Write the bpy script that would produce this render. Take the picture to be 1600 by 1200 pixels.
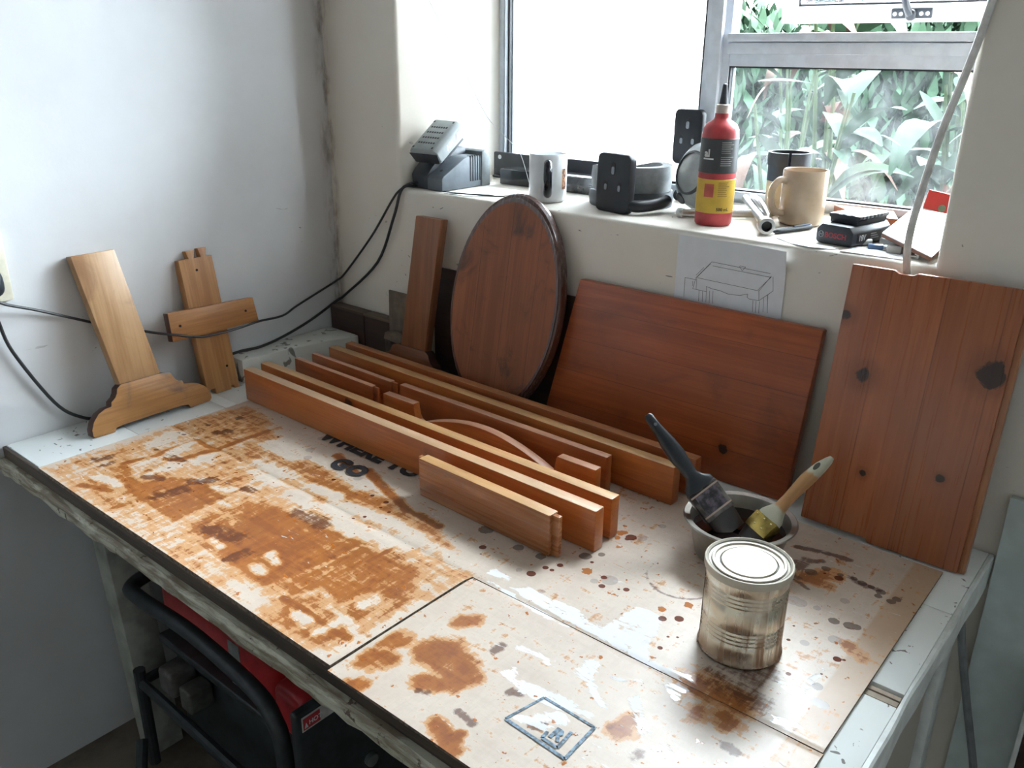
import bpy, bmesh, math, random
import numpy as np
from mathutils import Vector, Matrix
random.seed(7)
for o in list(bpy.data.objects): bpy.data.objects.remove(o)
C = bpy.context.scene.collection
sc = bpy.context.scene
pi = math.pi
# ------------------------------------------------------------ camera, sky, exposure
cd = bpy.data.cameras.new('camera'); cam = bpy.data.objects.new('camera', cd); C.objects.link(cam)
cd.sensor_width = 36; cd.lens = 30.259; cd.clip_start = .02
CR = ((.766134, .642613, .009344), (-.237122, .269127, .933458), (.597338, -.717369, .358565))
cam.matrix_world = Matrix.Translation((1.6436, -1.3056, 1.4151)) @ Matrix(CR).transposed().to_4x4()
sc.camera = cam
sc.view_settings.view_transform = 'Standard'; sc.view_settings.look = 'None'
sc.view_settings.gamma = 1; sc.view_settings.use_curve_mapping = False
sc.view_settings.exposure = 2.26
SKY = 7.0
w = bpy.data.worlds.new('overcast_sky'); sc.world = w; w.use_nodes = True
bg = w.node_tree.nodes['Background']; bg.inputs[0].default_value = (.86, .94, 1, 1)
# CIE overcast sky: zenith three times as bright as the horizon
wt = w.node_tree; tcw = wt.nodes.new('ShaderNodeTexCoord'); sxw = wt.nodes.new('ShaderNodeSeparateXYZ'); wt.links.new(tcw.outputs['Generated'], sxw.inputs[0])
mr = wt.nodes.new('ShaderNodeMapRange'); mr.inputs[1].default_value = 0; mr.inputs[2].default_value = 1; mr.inputs[3].default_value = SKY; mr.inputs[4].default_value = SKY*3
wt.links.new(sxw.outputs[2], mr.inputs[0]); wt.links.new(mr.outputs[0], bg.inputs[1])
def portal(loc, rot, sx, sy):
    l = bpy.data.lights.new('window_portal', 'AREA'); l.shape = 'RECTANGLE'; l.size = sx; l.size_y = sy
    l.cycles.is_portal = True
    o = bpy.data.objects.new('window_portal', l); C.objects.link(o); o.location = loc; o.rotation_euler = rot
portal((.783, .365, 1.78), (-pi/2, 0, 0), 1.1, 1.28)
portal((2.16, .368, 1.719), (-pi/2, 0, 0), .52, 1.16)
sc.cycles.max_bounces = 14; sc.cycles.diffuse_bounces = 8; sc.cycles.transparent_max_bounces = 24
sc.cycles.sample_clamp_indirect = 12
# ------------------------------------------------------------ materials
def new(name):
    m = bpy.data.materials.new(name); m.use_nodes = True
    nt = m.node_tree; b = nt.nodes['Principled BSDF']
    return m, nt, b
def N(nt, t, **k):
    n = nt.nodes.new(t)
    for a, v in k.items():
        if a in n.inputs: n.inputs[a].default_value = v
        else: setattr(n, a, v)
    return n
def srgb(r, g, b):
    f = lambda c: (c/255/12.92 if c/255 <= .04045 else ((c/255+.055)/1.055)**2.4)
    return (f(r), f(g), f(b), 1)
def mathn(nt, op, a, b=None, clamp=False):
    n = nt.nodes.new('ShaderNodeMath'); n.operation = op; n.use_clamp = clamp
    for i, v in enumerate((a, b)):
        if v is None: continue
        if isinstance(v, (int, float)): n.inputs[i].default_value = v
        else: nt.links.new(v, n.inputs[i])
    return n.outputs[0]
def mixc(nt, f, a, b, mode='MIX'):
    n = nt.nodes.new('ShaderNodeMix'); n.data_type = 'RGBA'; n.blend_type = mode
    for i, v in ((0, f), (6, a), (7, b)):
        if isinstance(v, (int, float, tuple)): n.inputs[i].default_value = v
        else: nt.links.new(v, n.inputs[i])
    return n.outputs[2]
def ramp(nt, v, lo, hi, smooth=True):
    n = nt.nodes.new('ShaderNodeMapRange'); n.interpolation_type = 'SMOOTHSTEP' if smooth else 'LINEAR'
    n.inputs[1].default_value = lo; n.inputs[2].default_value = hi
    nt.links.new(v, n.inputs[0]); return n.outputs[0]
def coords(nt, scale=(1, 1, 1), rot=(0, 0, 0), loc=(0, 0, 0)):
    t = nt.nodes.new('ShaderNodeTexCoord'); mp = nt.nodes.new('ShaderNodeMapping')
    mp.inputs['Scale'].default_value = scale; mp.inputs['Rotation'].default_value = rot; mp.inputs['Location'].default_value = loc
    nt.links.new(t.outputs['Object'], mp.inputs[0]); return mp.outputs[0]
def noise(nt, vec, scale, detail=4, rough=.55, dist=0):
    n = N(nt, 'ShaderNodeTexNoise', Scale=scale, Detail=detail, Roughness=rough, Distortion=dist)
    nt.links.new(vec, n.inputs['Vector']); return n.outputs['Fac']
def bump(nt, b, h, strength=.2, dist=.002):
    n = N(nt, 'ShaderNodeBump', Strength=strength, Distance=dist); nt.links.new(h, n.inputs['Height'])
    nt.links.new(n.outputs[0], b.inputs['Normal'])
def plain(name, col, rough=.5, metal=0, var=.12, bumpy=0, spec=.5, scale=40, coat=0):
    m, nt, b = new(name)
    v = coords(nt); n = noise(nt, v, scale, 5)
    c2 = tuple(max(0, x*(1-var*2.2)) for x in col[:3])+(1,)
    nt.links.new(mixc(nt, ramp(nt, n, .35, .65), c2, col), b.inputs['Base Color'])
    b.inputs['Roughness'].default_value = rough; b.inputs['Metallic'].default_value = metal
    b.inputs['Specular IOR Level'].default_value = spec; b.inputs['Coat Weight'].default_value = coat
    if bumpy: bump(nt, b, n, bumpy, .001)
    return m
def wood(name, light, dark, axis='x', rough=.35, smudge=None, smudge_amt=.0, knots=(), coat=.25, spot=7.0, grain=1.0, planks=None):
    """stained pine: grain runs along the local axis; knots = (x,y,z,r) in local metres"""
    m, nt, b = new(name)
    s = {'x': (1.2, 22, 22), 'y': (22, 1.2, 22), 'z': (22, 22, 1.2)}[axis]
    tc = nt.nodes.new('ShaderNodeTexCoord'); oi = nt.nodes.new('ShaderNodeObjectInfo')
    off = nt.nodes.new('ShaderNodeVectorMath'); off.operation = 'ADD'
    cb = nt.nodes.new('ShaderNodeCombineXYZ')
    for i in range(3): nt.links.new(mathn(nt, 'MULTIPLY', oi.outputs['Random'], 3.1+i), cb.inputs[i])
    nt.links.new(tc.outputs['Object'], off.inputs[0]); nt.links.new(cb.outputs[0], off.inputs[1])
    def mp(sv):
        x = nt.nodes.new('ShaderNodeMapping'); x.inputs['Scale'].default_value = sv
        nt.links.new(off.outputs[0], x.inputs[0]); return x.outputs[0]
    n1 = noise(nt, mp(s), 2.2, 6, .6, .6)
    n2 = noise(nt, mp(tuple(v*4 if v > 2 else v*2 for v in s)), 3, 3, .5, .2)
    n3 = noise(nt, mp((1, 1, 1)), spot, 4, .55, .8)
    f = mathn(nt, 'ADD', mathn(nt, 'MULTIPLY', n1, .75), mathn(nt, 'MULTIPLY', n2, .35))
    col = mixc(nt, ramp(nt, f, .42, .68), dark, light)
    col = mixc(nt, mathn(nt, 'MULTIPLY', ramp(nt, n3, .38, .7), .45*grain), col, tuple(x*.62 for x in light[:3])+(1,))
    if planks:   # glued-up staves: (axis index, width, offset) - a tone step per stave
        ax, wd, po = planks
        sp = nt.nodes.new('ShaderNodeSeparateXYZ'); nt.links.new(tc.outputs['Object'], sp.inputs[0])
        q = mathn(nt, 'FLOOR', mathn(nt, 'DIVIDE', mathn(nt, 'ADD', sp.outputs[ax], po), wd))
        wn = nt.nodes.new('ShaderNodeTexWhiteNoise'); wn.noise_dimensions = '1D'; nt.links.new(q, wn.inputs['W'])
        col = mixc(nt, mathn(nt, 'MULTIPLY', wn.outputs['Value'], .45), col, tuple(x*.55 for x in light[:3])+(1,))
        fr = mathn(nt, 'FRACT', mathn(nt, 'DIVIDE', mathn(nt, 'ADD', sp.outputs[ax], po), wd))
        ln = mathn(nt, 'LESS_THAN', fr, .02)
        col = mixc(nt, mathn(nt, 'MULTIPLY', ln, .55), col, tuple(x*.3 for x in dark[:3])+(1,))
    if smudge:
        n4 = noise(nt, mp((1.0, 1.0, 1.0)), 9, 5, .6, 1.0)
        col = mixc(nt, mathn(nt, 'MULTIPLY', ramp(nt, n4, .5, .72), smudge_amt), col, smudge)
    nk = noise(nt, mp((1, 1, 1)), 42, 4, .6, .8) if knots else None
    for (kx, ky, kz, kr) in knots:
        sub = N(nt, 'ShaderNodeVectorMath', operation='SUBTRACT'); sub.inputs[1].default_value = (kx, ky, kz)
        nt.links.new(tc.outputs['Object'], sub.inputs[0])
        ln = N(nt, 'ShaderNodeVectorMath', operation='LENGTH'); nt.links.new(sub.outputs[0], ln.inputs[0])
        d = mathn(nt, 'ADD', ln.outputs['Value'], mathn(nt, 'MULTIPLY', mathn(nt, 'SUBTRACT', nk, .5), kr*1.9))
        halo = ramp(nt, d, kr*2.6, kr*.9); core = ramp(nt, d, kr*1.05, kr*.8)
        col = mixc(nt, mathn(nt, 'MULTIPLY', halo, .5), col, tuple(x*.45 for x in dark[:3])+(1,))
        col = mixc(nt, mathn(nt, 'MULTIPLY', core, .92), col, (.018, .007, .006, 1))
    nt.links.new(col, b.inputs['Base Color'])
    nt.links.new(mathn(nt, 'ADD', mathn(nt, 'MULTIPLY', n2, .25), rough-.12), b.inputs['Roughness'])
    b.inputs['Coat Weight'].default_value = coat; b.inputs['Coat Roughness'].default_value = .34
    bump(nt, b, n2, .12, .0008)
    return m
# ------------------------------------------------------------ geometry collector
class G:
    def __init__(s): s.v = []; s.f = []
    def add(s, v, f, mat=None):
        o = len(s.v)
        s.v += [tuple(mat @ Vector(p)) if mat is not None else tuple(p) for p in v]
        s.f += [tuple(i+o for i in q) for q in f]; return s
    def box(s, x0, x1, y0, y1, z0, z1, mat=None):
        return s.add([(x0,y0,z0),(x1,y0,z0),(x1,y1,z0),(x0,y1,z0),(x0,y0,z1),(x1,y0,z1),(x1,y1,z1),(x0,y1,z1)],
                     [(0,3,2,1),(4,5,6,7),(0,1,5,4),(1,2,6,5),(2,3,7,6),(3,0,4,7)], mat)
    def prism(s, poly, a, b, ax='y', mat=None):
        """extrude 2-D outline between a and b along ax ('y': outline is x,z; 'x': y,z; 'z': x,y)"""
        n = len(poly)
        A = sum(poly[i][0]*poly[(i+1) % n][1]-poly[(i+1) % n][0]*poly[i][1] for i in range(n))
        if A < 0: poly = poly[::-1]
        P = {'y': lambda p, t: (p[0], t, p[1]), 'x': lambda p, t: (t, p[0], p[1]), 'z': lambda p, t: (p[0], p[1], t)}[ax]
        lo, hi = list(range(n)), list(range(n, 2*n))
        v = [P(p, a) for p in poly]+[P(p, b) for p in poly]
        sides = [(i, (i+1) % n, n+(i+1) % n, n+i) for i in range(n)]
        f = [tuple(lo[::-1]), tuple(hi)]+sides
        if ax == 'y': f = [q[::-1] for q in f]
        return s.add(v, f, mat)
    def lathe(s, prof, seg=32, mat=None, closed=False):
        """profile (r,z) revolved about z; r=0 ends close"""
        v = []; f = []
        for r, z in prof:
            for k in range(seg): v.append((r*math.cos(2*pi*k/seg), r*math.sin(2*pi*k/seg), z))
        for i in range(len(prof)-1):
            for k in range(seg):
                k2 = (k+1) % seg; f.append((i*seg+k, i*seg+k2, (i+1)*seg+k2, (i+1)*seg+k))
        if not closed:
            f.append(tuple(range(seg))[::-1]); f.append(tuple((len(prof)-1)*seg+k for k in range(seg)))
        else:
            for k in range(seg):
                k2 = (k+1) % seg; i = len(prof)-1; f.append((i*seg+k, i*seg+k2, k2, k))
        return s.add(v, f, mat)
    def tube(s, pts, r, seg=10, mat=None, smooth=3, caps=True):
        P = [Vector(p) for p in pts]
        if smooth and len(P) > 2:
            Q = []
            for i in range(len(P)-1):
                p0, p1, p2, p3 = P[max(i-1, 0)], P[i], P[i+1], P[min(i+2, len(P)-1)]
                for k in range(smooth*2):
                    t = k/(smooth*2)
                    Q.append(.5*((2*p1)+(p2-p0)*t+(2*p0-5*p1+4*p2-p3)*t*t+(3*p1-p0-3*p2+p3)*t**3))
            Q.append(P[-1]); P = Q
        R = r if callable(r) else (lambda t: r)
        v = []; f = []; up = Vector((0, 0, 1))
        d0 = (P[1]-P[0]).normalized(); a = d0.orthogonal().normalized()
        for i, p in enumerate(P):
            d = (P[min(i+1, len(P)-1)]-P[max(i-1, 0)]).normalized()
            a = (a-d*a.dot(d)).normalized(); b2 = d.cross(a)
            rr = R(i/(len(P)-1))
            for k in range(seg):
                an = 2*pi*k/seg; v.append(tuple(p+(a*math.cos(an)+b2*math.sin(an))*rr))
        for i in range(len(P)-1):
            for k in range(seg):
                k2 = (k+1) % seg; f.append((i*seg+k, i*seg+k2, (i+1)*seg+k2, (i+1)*seg+k))
        if caps:
            f.append(tuple(range(seg))[::-1]); f.append(tuple((len(P)-1)*seg+k for k in range(seg)))
        return s.add(v, f, mat)
    def obj(s, name, m, parent=None, bevel=0, ang=35, seg=2, loc=None, smooth=True):
        me = bpy.data.meshes.new(name); me.from_pydata(s.v, [], s.f); me.validate()
        if bevel:
            bm = bmesh.new(); bm.from_mesh(me)
            bmesh.ops.remove_doubles(bm, verts=bm.verts, dist=1e-6)
            es = [e for e in bm.edges if len(e.link_faces) == 2 and e.calc_face_angle(0) > math.radians(28)]
            bmesh.ops.bevel(bm, geom=es, offset=bevel, segments=seg, profile=.5, affect='EDGES', clamp_overlap=True)
            bm.to_mesh(me); bm.free()
        if smooth:
            for p in me.polygons: p.use_smooth = True
            me.set_sharp_from_angle(angle=math.radians(ang))
        me.materials.append(m)
        o = bpy.data.objects.new(name, me); C.objects.link(o)
        if parent: o.parent = parent
        if loc: o.location = loc
        return o
def tag(o, label, cat, group=None):
    o['label'] = label; o['category'] = cat
    if group: o['group'] = group
    return o
def thing(name, label, cat, loc=(0, 0, 0), rot=(0, 0, 0), group=None, mat=None):
    o = bpy.data.objects.new(name, None); C.objects.link(o); o.empty_display_size = .02
    if mat is not None: o.matrix_world = mat
    else: o.location = loc; o.rotation_euler = rot
    return tag(o, label, cat, group)
def struct(o): o['kind'] = 'structure'; return o
def plane_frame(o, u, v):
    """matrix whose local x = u, z = v (up the leaning plane), y = into the board's back"""
    u = Vector(u).normalized(); v = Vector(v); v = (v-u*v.dot(u)).normalized(); y = v.cross(u)
    return Matrix(((u.x, y.x, v.x, o[0]), (u.y, y.y, v.y, o[1]), (u.z, y.z, v.z, o[2]), (0, 0, 0, 1)))
def text(name, s, size, m, parent, mat, extrude=0, bold=0, shear=0, align='LEFT', space=1.0, bend=None):
    cu = bpy.data.curves.new(name, 'FONT'); cu.body = s; cu.size = size; cu.extrude = extrude; cu.offset = bold
    cu.shear = shear; cu.align_x = align; cu.space_character = space; cu.resolution_u = 3
    o = bpy.data.objects.new(name+'_curve', cu); C.objects.link(o)
    me = bpy.data.meshes.new_from_object(o.evaluated_get(bpy.context.evaluated_depsgraph_get()))
    bpy.data.objects.remove(o)
    if bend:       # wrap about a vertical cylinder: x -> angle
        bm = bmesh.new(); bm.from_mesh(me)
        bmesh.ops.triangulate(bm, faces=bm.faces); bmesh.ops.subdivide_edges(bm, edges=bm.edges, cuts=2, use_grid_fill=True)
        for vv in bm.verts:
            a = bend[1]+vv.co.x/bend[0]; z = vv.co.y
            vv.co = (bend[0]*math.cos(a), bend[0]*math.sin(a), z)
        bm.to_mesh(me); bm.free()
    me.transform(mat); me.materials.clear(); me.materials.append(m); me.name = name
    o = bpy.data.objects.new(name, me); C.objects.link(o); o.parent = parent
    return o
# ------------------------------------------------------------ setting: walls, floor, window
def wall_mat(name, dirt_axis, ca, cb_):
    m, nt, b = new(name)
    v = coords(nt)
    n = noise(nt, v, 3.5, 5, .6); nf = noise(nt, v, 140, 3)
    col = mixc(nt, ramp(nt, n, .3, .75), ca, cb_)
    sp = nt.nodes.new('ShaderNodeSeparateXYZ'); nt.links.new(v, sp.inputs[0])
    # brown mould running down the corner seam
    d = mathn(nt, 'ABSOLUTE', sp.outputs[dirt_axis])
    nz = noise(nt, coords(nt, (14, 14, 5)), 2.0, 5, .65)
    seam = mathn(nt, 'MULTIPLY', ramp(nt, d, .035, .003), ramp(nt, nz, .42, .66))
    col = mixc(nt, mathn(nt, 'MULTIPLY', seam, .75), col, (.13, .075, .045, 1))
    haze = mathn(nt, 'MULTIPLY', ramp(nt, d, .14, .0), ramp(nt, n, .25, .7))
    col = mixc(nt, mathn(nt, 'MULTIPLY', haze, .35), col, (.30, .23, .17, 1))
    # short dark scuffs
    sc1 = noise(nt, coords(nt, (9, 9, 22), (.6, .3, .5)), 3.2, 2, .4, 1.5)
    mask = noise(nt, v, 2.3, 2)
    scuff = mathn(nt, 'MULTIPLY', ramp(nt, sc1, .735, .75), ramp(nt, mask, .5, .6))
    low = mathn(nt, 'MULTIPLY', ramp(nt, sp.outputs[2], 1.35, 1.2), ramp(nt, sp.outputs[2], .8, .9))
    col = mixc(nt, mathn(nt, 'MULTIPLY', mathn(nt, 'MULTIPLY', scuff, low), .8), col, (.13, .12, .11, 1))
    nt.links.new(col, b.inputs['Base Color']); b.inputs['Roughness'].default_value = .62
    bump(nt, b, mathn(nt, 'ADD', mathn(nt, 'MULTIPLY', n, 2), nf), .14, .001)
    return m
WL, WB = wall_mat('painted_plaster_left', 1, (.58, .58, .59, 1), (.64, .65, .67, 1)), wall_mat('painted_plaster_back', 0, (.70, .64, .56, 1), (.75, .71, .65, 1))
SX0, SX1, SZ0, SZ1, WD = .2326, 1.334, 1.138, 2.42, .37
RX_, RY_, RZ_ = 2.6, -3.6, 2.7
g = G().box(-.2, 0, RY_-.2, .37, -.2, RZ_+.2); struct(g.obj('wall_left', WL))
g = G()
def ring(e, y): return [(SX0-e, y, SZ0-e), (SX1+e, y, SZ0-e), (SX1+e, y, SZ1+e), (SX0-e, y, SZ1+e)]
XM, QX0, QX1, QZ0, QZ1 = 1.75, 1.90, 2.42, 1.138, 2.3     # unseen second window, added to brighten the right bench end
O = [(0, 0, -.2), (XM, 0, -.2), (XM, 0, RZ_+.2), (0, 0, RZ_+.2)]
O2 = [(p[0], WD, p[2]) for p in O]
rings = [O, ring(.010, 0), ring(.004, .003), ring(0, .011), ring(0, WD), O2]
v = [p for r in rings for p in r]; f = []
for i in range(5):
    for k in range(4):
        k2 = (k+1) % 4; f.append((i*4+k, i*4+k2, i*4+4+k2, i*4+4+k))
for k in range(4):
    k2 = (k+1) % 4; f.append((20+k, 20+k2, k2, k))
g.add(v, f).box(XM, QX0, 0, WD, -.2, RZ_+.2).box(QX1, RX_+.2, 0, WD, -.2, RZ_+.2).box(QX0, QX1, 0, WD, -.2, QZ0).box(QX0, QX1, 0, WD, QZ1, RZ_+.2)
struct(g.obj('wall_back', WB, ang=50))
dimw = plain('dim_room_paint', (.60, .58, .54, 1), .8)
struct(G().box(RX_, RX_+.2, RY_-.2, .0, -.2, RZ_+.2).obj('wall_right', wall_mat('painted_plaster_right', 1, (.66, .66, .65, 1), (.72, .72, .72, 1))))
struct(G().box(0, RX_, RY_-.2, RY_, -.2, RZ_+.2).obj('wall_front', dimw))
struct(G().box(0, RX_, RY_, 0, RZ_, RZ_+.2).obj('ceiling', plain('ceiling_paint', (.55, .54, .52, 1), .8)))
fm, nt, b = new('worn_concrete'); v = coords(nt)
n = noise(nt, v, 5, 6, .65); nt.links.new(mixc(nt, ramp(nt, n, .3, .7), (.10, .075, .055, 1), (.22, .18, .14, 1)), b.inputs['Base Color'])
b.inputs['Roughness'].default_value = .75; bump(nt, b, n, .3, .004)
struct(G().box(0, RX_, RY_, 0, -.2, 0).obj('floor', fm))
# window
alu = plain('grey_aluminium', (.70, .75, .82, 1), .45, .0, .05, spec=.6)
rub = plain('black_gasket', (.03, .03, .035, 1), .6)
def glass_mat(name, dirt, tint=(.93, .96, .97, 1), sc=18):
    m, nt, b = new(name); nt.nodes.remove(b); out = nt.nodes['Material Output']
    tr = N(nt, 'ShaderNodeBsdfTransparent', Color=tint); gl = N(nt, 'ShaderNodeBsdfGlossy', Roughness=.02)
    tl = N(nt, 'ShaderNodeBsdfTranslucent', Color=(.8, .83, .85, 1)); df = N(nt, 'ShaderNodeBsdfDiffuse', Color=(.7, .72, .74, 1))
    fr = N(nt, 'ShaderNodeFresnel', IOR=1.45); v = coords(nt)
    n = noise(nt, v, sc, 6, .7, .5); s = noise(nt, v, 160, 2)
    d = mathn(nt, 'ADD', mathn(nt, 'MULTIPLY', ramp(nt, n, .25, .8), dirt*1.4), mathn(nt, 'MULTIPLY', ramp(nt, s, .70, .74), dirt*1.5), True)
    m1 = N(nt, 'ShaderNodeMixShader'); nt.links.new(fr.outputs[0], m1.inputs[0]); nt.links.new(tr.outputs[0], m1.inputs[1]); nt.links.new(gl.outputs[0], m1.inputs[2])
    m0 = N(nt, 'ShaderNodeMixShader'); m0.inputs[0].default_value = .25; nt.links.new(tl.outputs[0], m0.inputs[1]); nt.links.new(df.outputs[0], m0.inputs[2])
    m2 = N(nt, 'ShaderNodeMixShader'); nt.links.new(d, m2.inputs[0]); nt.links.new(m1.outputs[0], m2.inputs[1]); nt.links.new(m0.outputs[0], m2.inputs[2])
    nt.links.new(m2.outputs[0], out.inputs[0]); return m
dirty = glass_mat('dusty_glass', .028); clean = glass_mat('dusty_glass_left', .006)
W1 = bpy.data.objects.new('window_1', None); C.objects.link(W1); struct(W1); W1.location = (0, .33, 0)
y0, y1 = 0, .04
G().box(SX0, .251, y0, y1, SZ0, SZ1).box(1.312, SX1, y0, y1, SZ0, SZ1).box(.251, 1.312, y0, y1, SZ0, 1.160).box(.251, 1.312, y0, y1, 2.39, SZ1).obj('window_frame', alu, W1, .0015)
G().box(.762, .818, .006, .04, 1.160, 2.39).box(.777, .803, -.006, .006, 1.160, 2.39).obj('mullion', alu, W1, .0015)
G().box(.818, 1.312, .006, .04, 1.396, 1.455).box(.818, 1.312, -.006, .006, 1.418, 1.438).box(.818, 1.312, -.010, .006, 1.440, 1.455).obj('transom', alu, W1, .0015)
def gasket(x0, x1, z0, z1, t=.005):
    return G().box(x0, x0+t, .010, .030, z0, z1).box(x1-t, x1, .010, .030, z0, z1).box(x0+t, x1-t, .010, .030, z0, z0+t).box(x0+t, x1-t, .010, .030, z1-t, z1)
gasket(.251, .762, 1.160, 2.39).obj('gasket', rub, W1); gasket(.818, 1.312, 1.160, 1.396, .003).obj('gasket', rub, W1)
G().box(.256, .757, .018, .022, 1.165, 2.385).obj('pane', clean, W1)
G().box(.821, 1.309, .018, .022, 1.163, 1.393).obj('pane', dirty, W1)
# top-hung vent, pushed open at the bottom
G().box(.818, 1.312, .006, .04, 2.02, 2.06).obj('transom', alu, W1, .0015)
G().box(.821, 1.309, .018, .022, 2.06, 2.385).obj('pane', clean, W1)
sa = Matrix.Translation((0, .03, 2.015)) @ Matrix.Rotation(math.atan2(.135, .54), 4, 'X')
wht = plain('white_sash_paint', (.8, .81, .82, 1), .4, 0, .03)
sash = G().box(.846, .878, 0, .03, -.555, 0, sa).box(1.285, 1.317, 0, .03, -.555, 0, sa).box(.878, 1.285, 0, .03, -.555, -.525, sa).box(.878, 1.285, 0, .03, -.03, 0, sa).obj('vent_sash', wht, W1, .0015)
o = G().box(.878, 1.285, .013, .017, -.525, -.03, sa).obj('pane', clean, sash)
o = G().box(.8775, .881, .01, .02, -.525, -.03, sa).box(1.282, 1.2855, .01, .02, -.525, -.03, sa).box(.881, 1.282, .01, .02, -.525, -.5215, sa).obj('gasket', rub, sash)
o = G().box(1.063, 1.135, -.006, 0, -.548, -.531, sa).tube([(1.10, -.012, -.541), (1.092, -.014, -.525), (1.083, -.012, -.49)], .007, 8, sa).lathe([(.010, 0), (.010, .014), (.006, .016)], 14, sa @ Matrix.Translation((1.10, 0, -.541)) @ Matrix.Rotation(pi/2, 4, 'X')).obj('handle', plain('dark_handle', (.010, .012, .016, 1), .4), sash, .0012)
scr = G()
for xx in (1.070, 1.081, 1.117, 1.128): scr.lathe([(.0035, 0), (.0035, .0075)], 10, sa @ Matrix.Translation((xx, 0, -.5395)) @ Matrix.Rotation(pi/2, 4, 'X'))
scr.obj('screw', wht, sash)
# outside: boundary wall with rough cast render, ground, hedge and broad-leaved plants
rc, nt, b = new('rough_cast_render'); v = coords(nt); n = noise(nt, v, 46, 4, .65); n2 = noise(nt, v, 4, 4)
nt.links.new(mixc(nt, ramp(nt, n2, .35, .65), (.66, .60, .58, 1), (.78, .76, .75, 1)), b.inputs['Base Color']); b.inputs['Roughness'].default_value = .9
bump(nt, b, n, 1.0, .03)
struct(G().box(-.60, -.40, .5, 2.62, 0, 3.2).obj('wall_outside', rc))
struct(G().prism([(-.40, 0), (-.30, 0), (-.30, 1.065), (-.40, 1.10)], .5, 2.62, 'y').obj('trim_1', rc))
D1 = bpy.data.objects.new('added_window_2', None); C.objects.link(D1); struct(D1); D1.location = (QX0, .33, QZ0)
qw, qh = QX1-QX0, QZ1-QZ0
G().box(0, .02, 0, .04, 0, qh).box(qw-.02, qw, 0, .04, 0, qh).box(.02, qw-.02, 0, .04, 0, .022).box(.02, qw-.02, 0, .04, qh-.03, qh).obj('window_frame', alu, D1, .002)
G().box(.02, qw-.02, .018, .022, .022, qh-.03).obj('pane', clean, D1)
gm = plain('garden_soil', (.008, .007, .006, 1), .95, 0, .3, scale=9)
struct(G().box(-6, 9, .37, 14, -.2, -.01).obj('ground_outside', gm))
def leafmat(name, c1_, c2_):
    m, nt, b = new(name); oi = nt.nodes.new('ShaderNodeObjectInfo'); v = coords(nt); n = noise(nt, v, 22, 4)
    c = mixc(nt, oi.outputs['Random'], c1_, c2_); c = mixc(nt, mathn(nt, 'MULTIPLY', ramp(nt, n, .4, .7), .35), c, tuple(x*.5 for x in c2_[:3])+(1,))
    nt.links.new(c, b.inputs['Base Color']); b.inputs['Roughness'].default_value = .75; b.inputs['Specular IOR Level'].default_value = .12
    b.inputs['Transmission Weight'].default_value = 0; return m
lg = leafmat('green_leaf', (.005, .015, .008, 1), (.011, .026, .013, 1)); lb = leafmat('bright_leaf', (.010, .026, .008, 1), (.015, .034, .011, 1)); ld = leafmat('dry_leaf', (.022, .011, .008, 1), (.032, .02, .014, 1))
def leaf_mesh(name, L_, Wd, m, droop):
    v = []; f = []; nseg = 7
    for i in range(nseg+1):
        t = i/nseg; wv = Wd*math.sin(pi*(t*.94+.04))**.8*(1-.25*t); z = L_*(.9*t-droop*t*t); x = L_*(.25*t+droop*.7*t*t)
        for s in (-1, -.4, 0, .4, 1): v.append((x, s*wv, z+abs(s)*wv*.30*(1-t*.3)))
    for i in range(nseg):
        for k in range(4): f.append((i*5+k, i*5+k+1, i*5+k+6, i*5+k+5))
    o = G().add(v, f).obj(name, m, ang=180); me = o.data; bpy.data.objects.remove(o); return me
LM = [leaf_mesh('leaf', .30, .045, lg, .35), leaf_mesh('leaf', .36, .05, lg, .6), leaf_mesh('leaf', .26, .05, lb, .3), leaf_mesh('leaf', .28, .035, ld, .9), leaf_mesh('leaf', .22, .04, lg, .1)]
stem_m = plain('plant_stem', (.012, .020, .007, 1), .8, spec=.1)
def plant(x, y, h, n, label, weights, seed, name='broad_leaf_plant', scale=1.0):
    R = random.Random(seed); t = thing(name, label, 'plant', (x, y, -.01), group='plants outside the right window')
    st = G(); stems = []
    for k in range(max(2, n//8)):
        a = R.uniform(0, 2*pi); r = R.uniform(.05, .22)
        p = [(0.03*math.cos(a), .03*math.sin(a), 0), (r*.4*math.cos(a), r*.4*math.sin(a), h*.5), (r*math.cos(a), r*math.sin(a), h*R.uniform(.75, 1))]
        st.tube(p, lambda q: .014-.009*q, 7); stems.append(p)
    st.obj('stem', stem_m, t)
    for k in range(n):
        p = R.choice(stems); q = R.uniform(.35, 1.0)
        a0, a1, a2 = (Vector(z) for z in p); P = a0*(1-q)**2+a1*2*q*(1-q)+a2*q*q
        o = bpy.data.objects.new('leaf', LM[R.choices(range(5), weights)[0]]); C.objects.link(o); o.parent = t
        o.location = P; o.rotation_euler = (R.uniform(-.4, .4), R.uniform(.1, 1.2), R.uniform(0, 2*pi)); s_ = R.uniform(.7, 1.25)*scale; o.scale = (s_, s_, s_)
    return t
plant(.86, 1.02, 1.18, 15, 'light green rosette plant close behind the lower right pane', (1, 1, 4, 0, 2), 3, 'garden_plant', .85)
plant(.50, 1.55, 1.35, 40, 'tall leafy plant beside the white boundary wall outside', (3, 3, 1, 2, 2), 5)
plant(.98, 1.75, 1.5, 38, 'broad leaved plant behind the light green rosette outside', (3, 3, 2, 1, 2), 11)
plant(.38, 2.20, 1.9, 46, 'taller plant with drooping dry leaves behind the vent opening', (2, 2, 1, 5, 1), 17)
plant(.80, 2.50, 1.6, 48, 'dark green plant in the second row outside the right window', (4, 3, 1, 1, 2), 23)
plant(1.32, 1.45, 1.25, 28, 'leafy plant nearest the right jamb outside the window', (3, 3, 2, 1, 2), 29)
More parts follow.
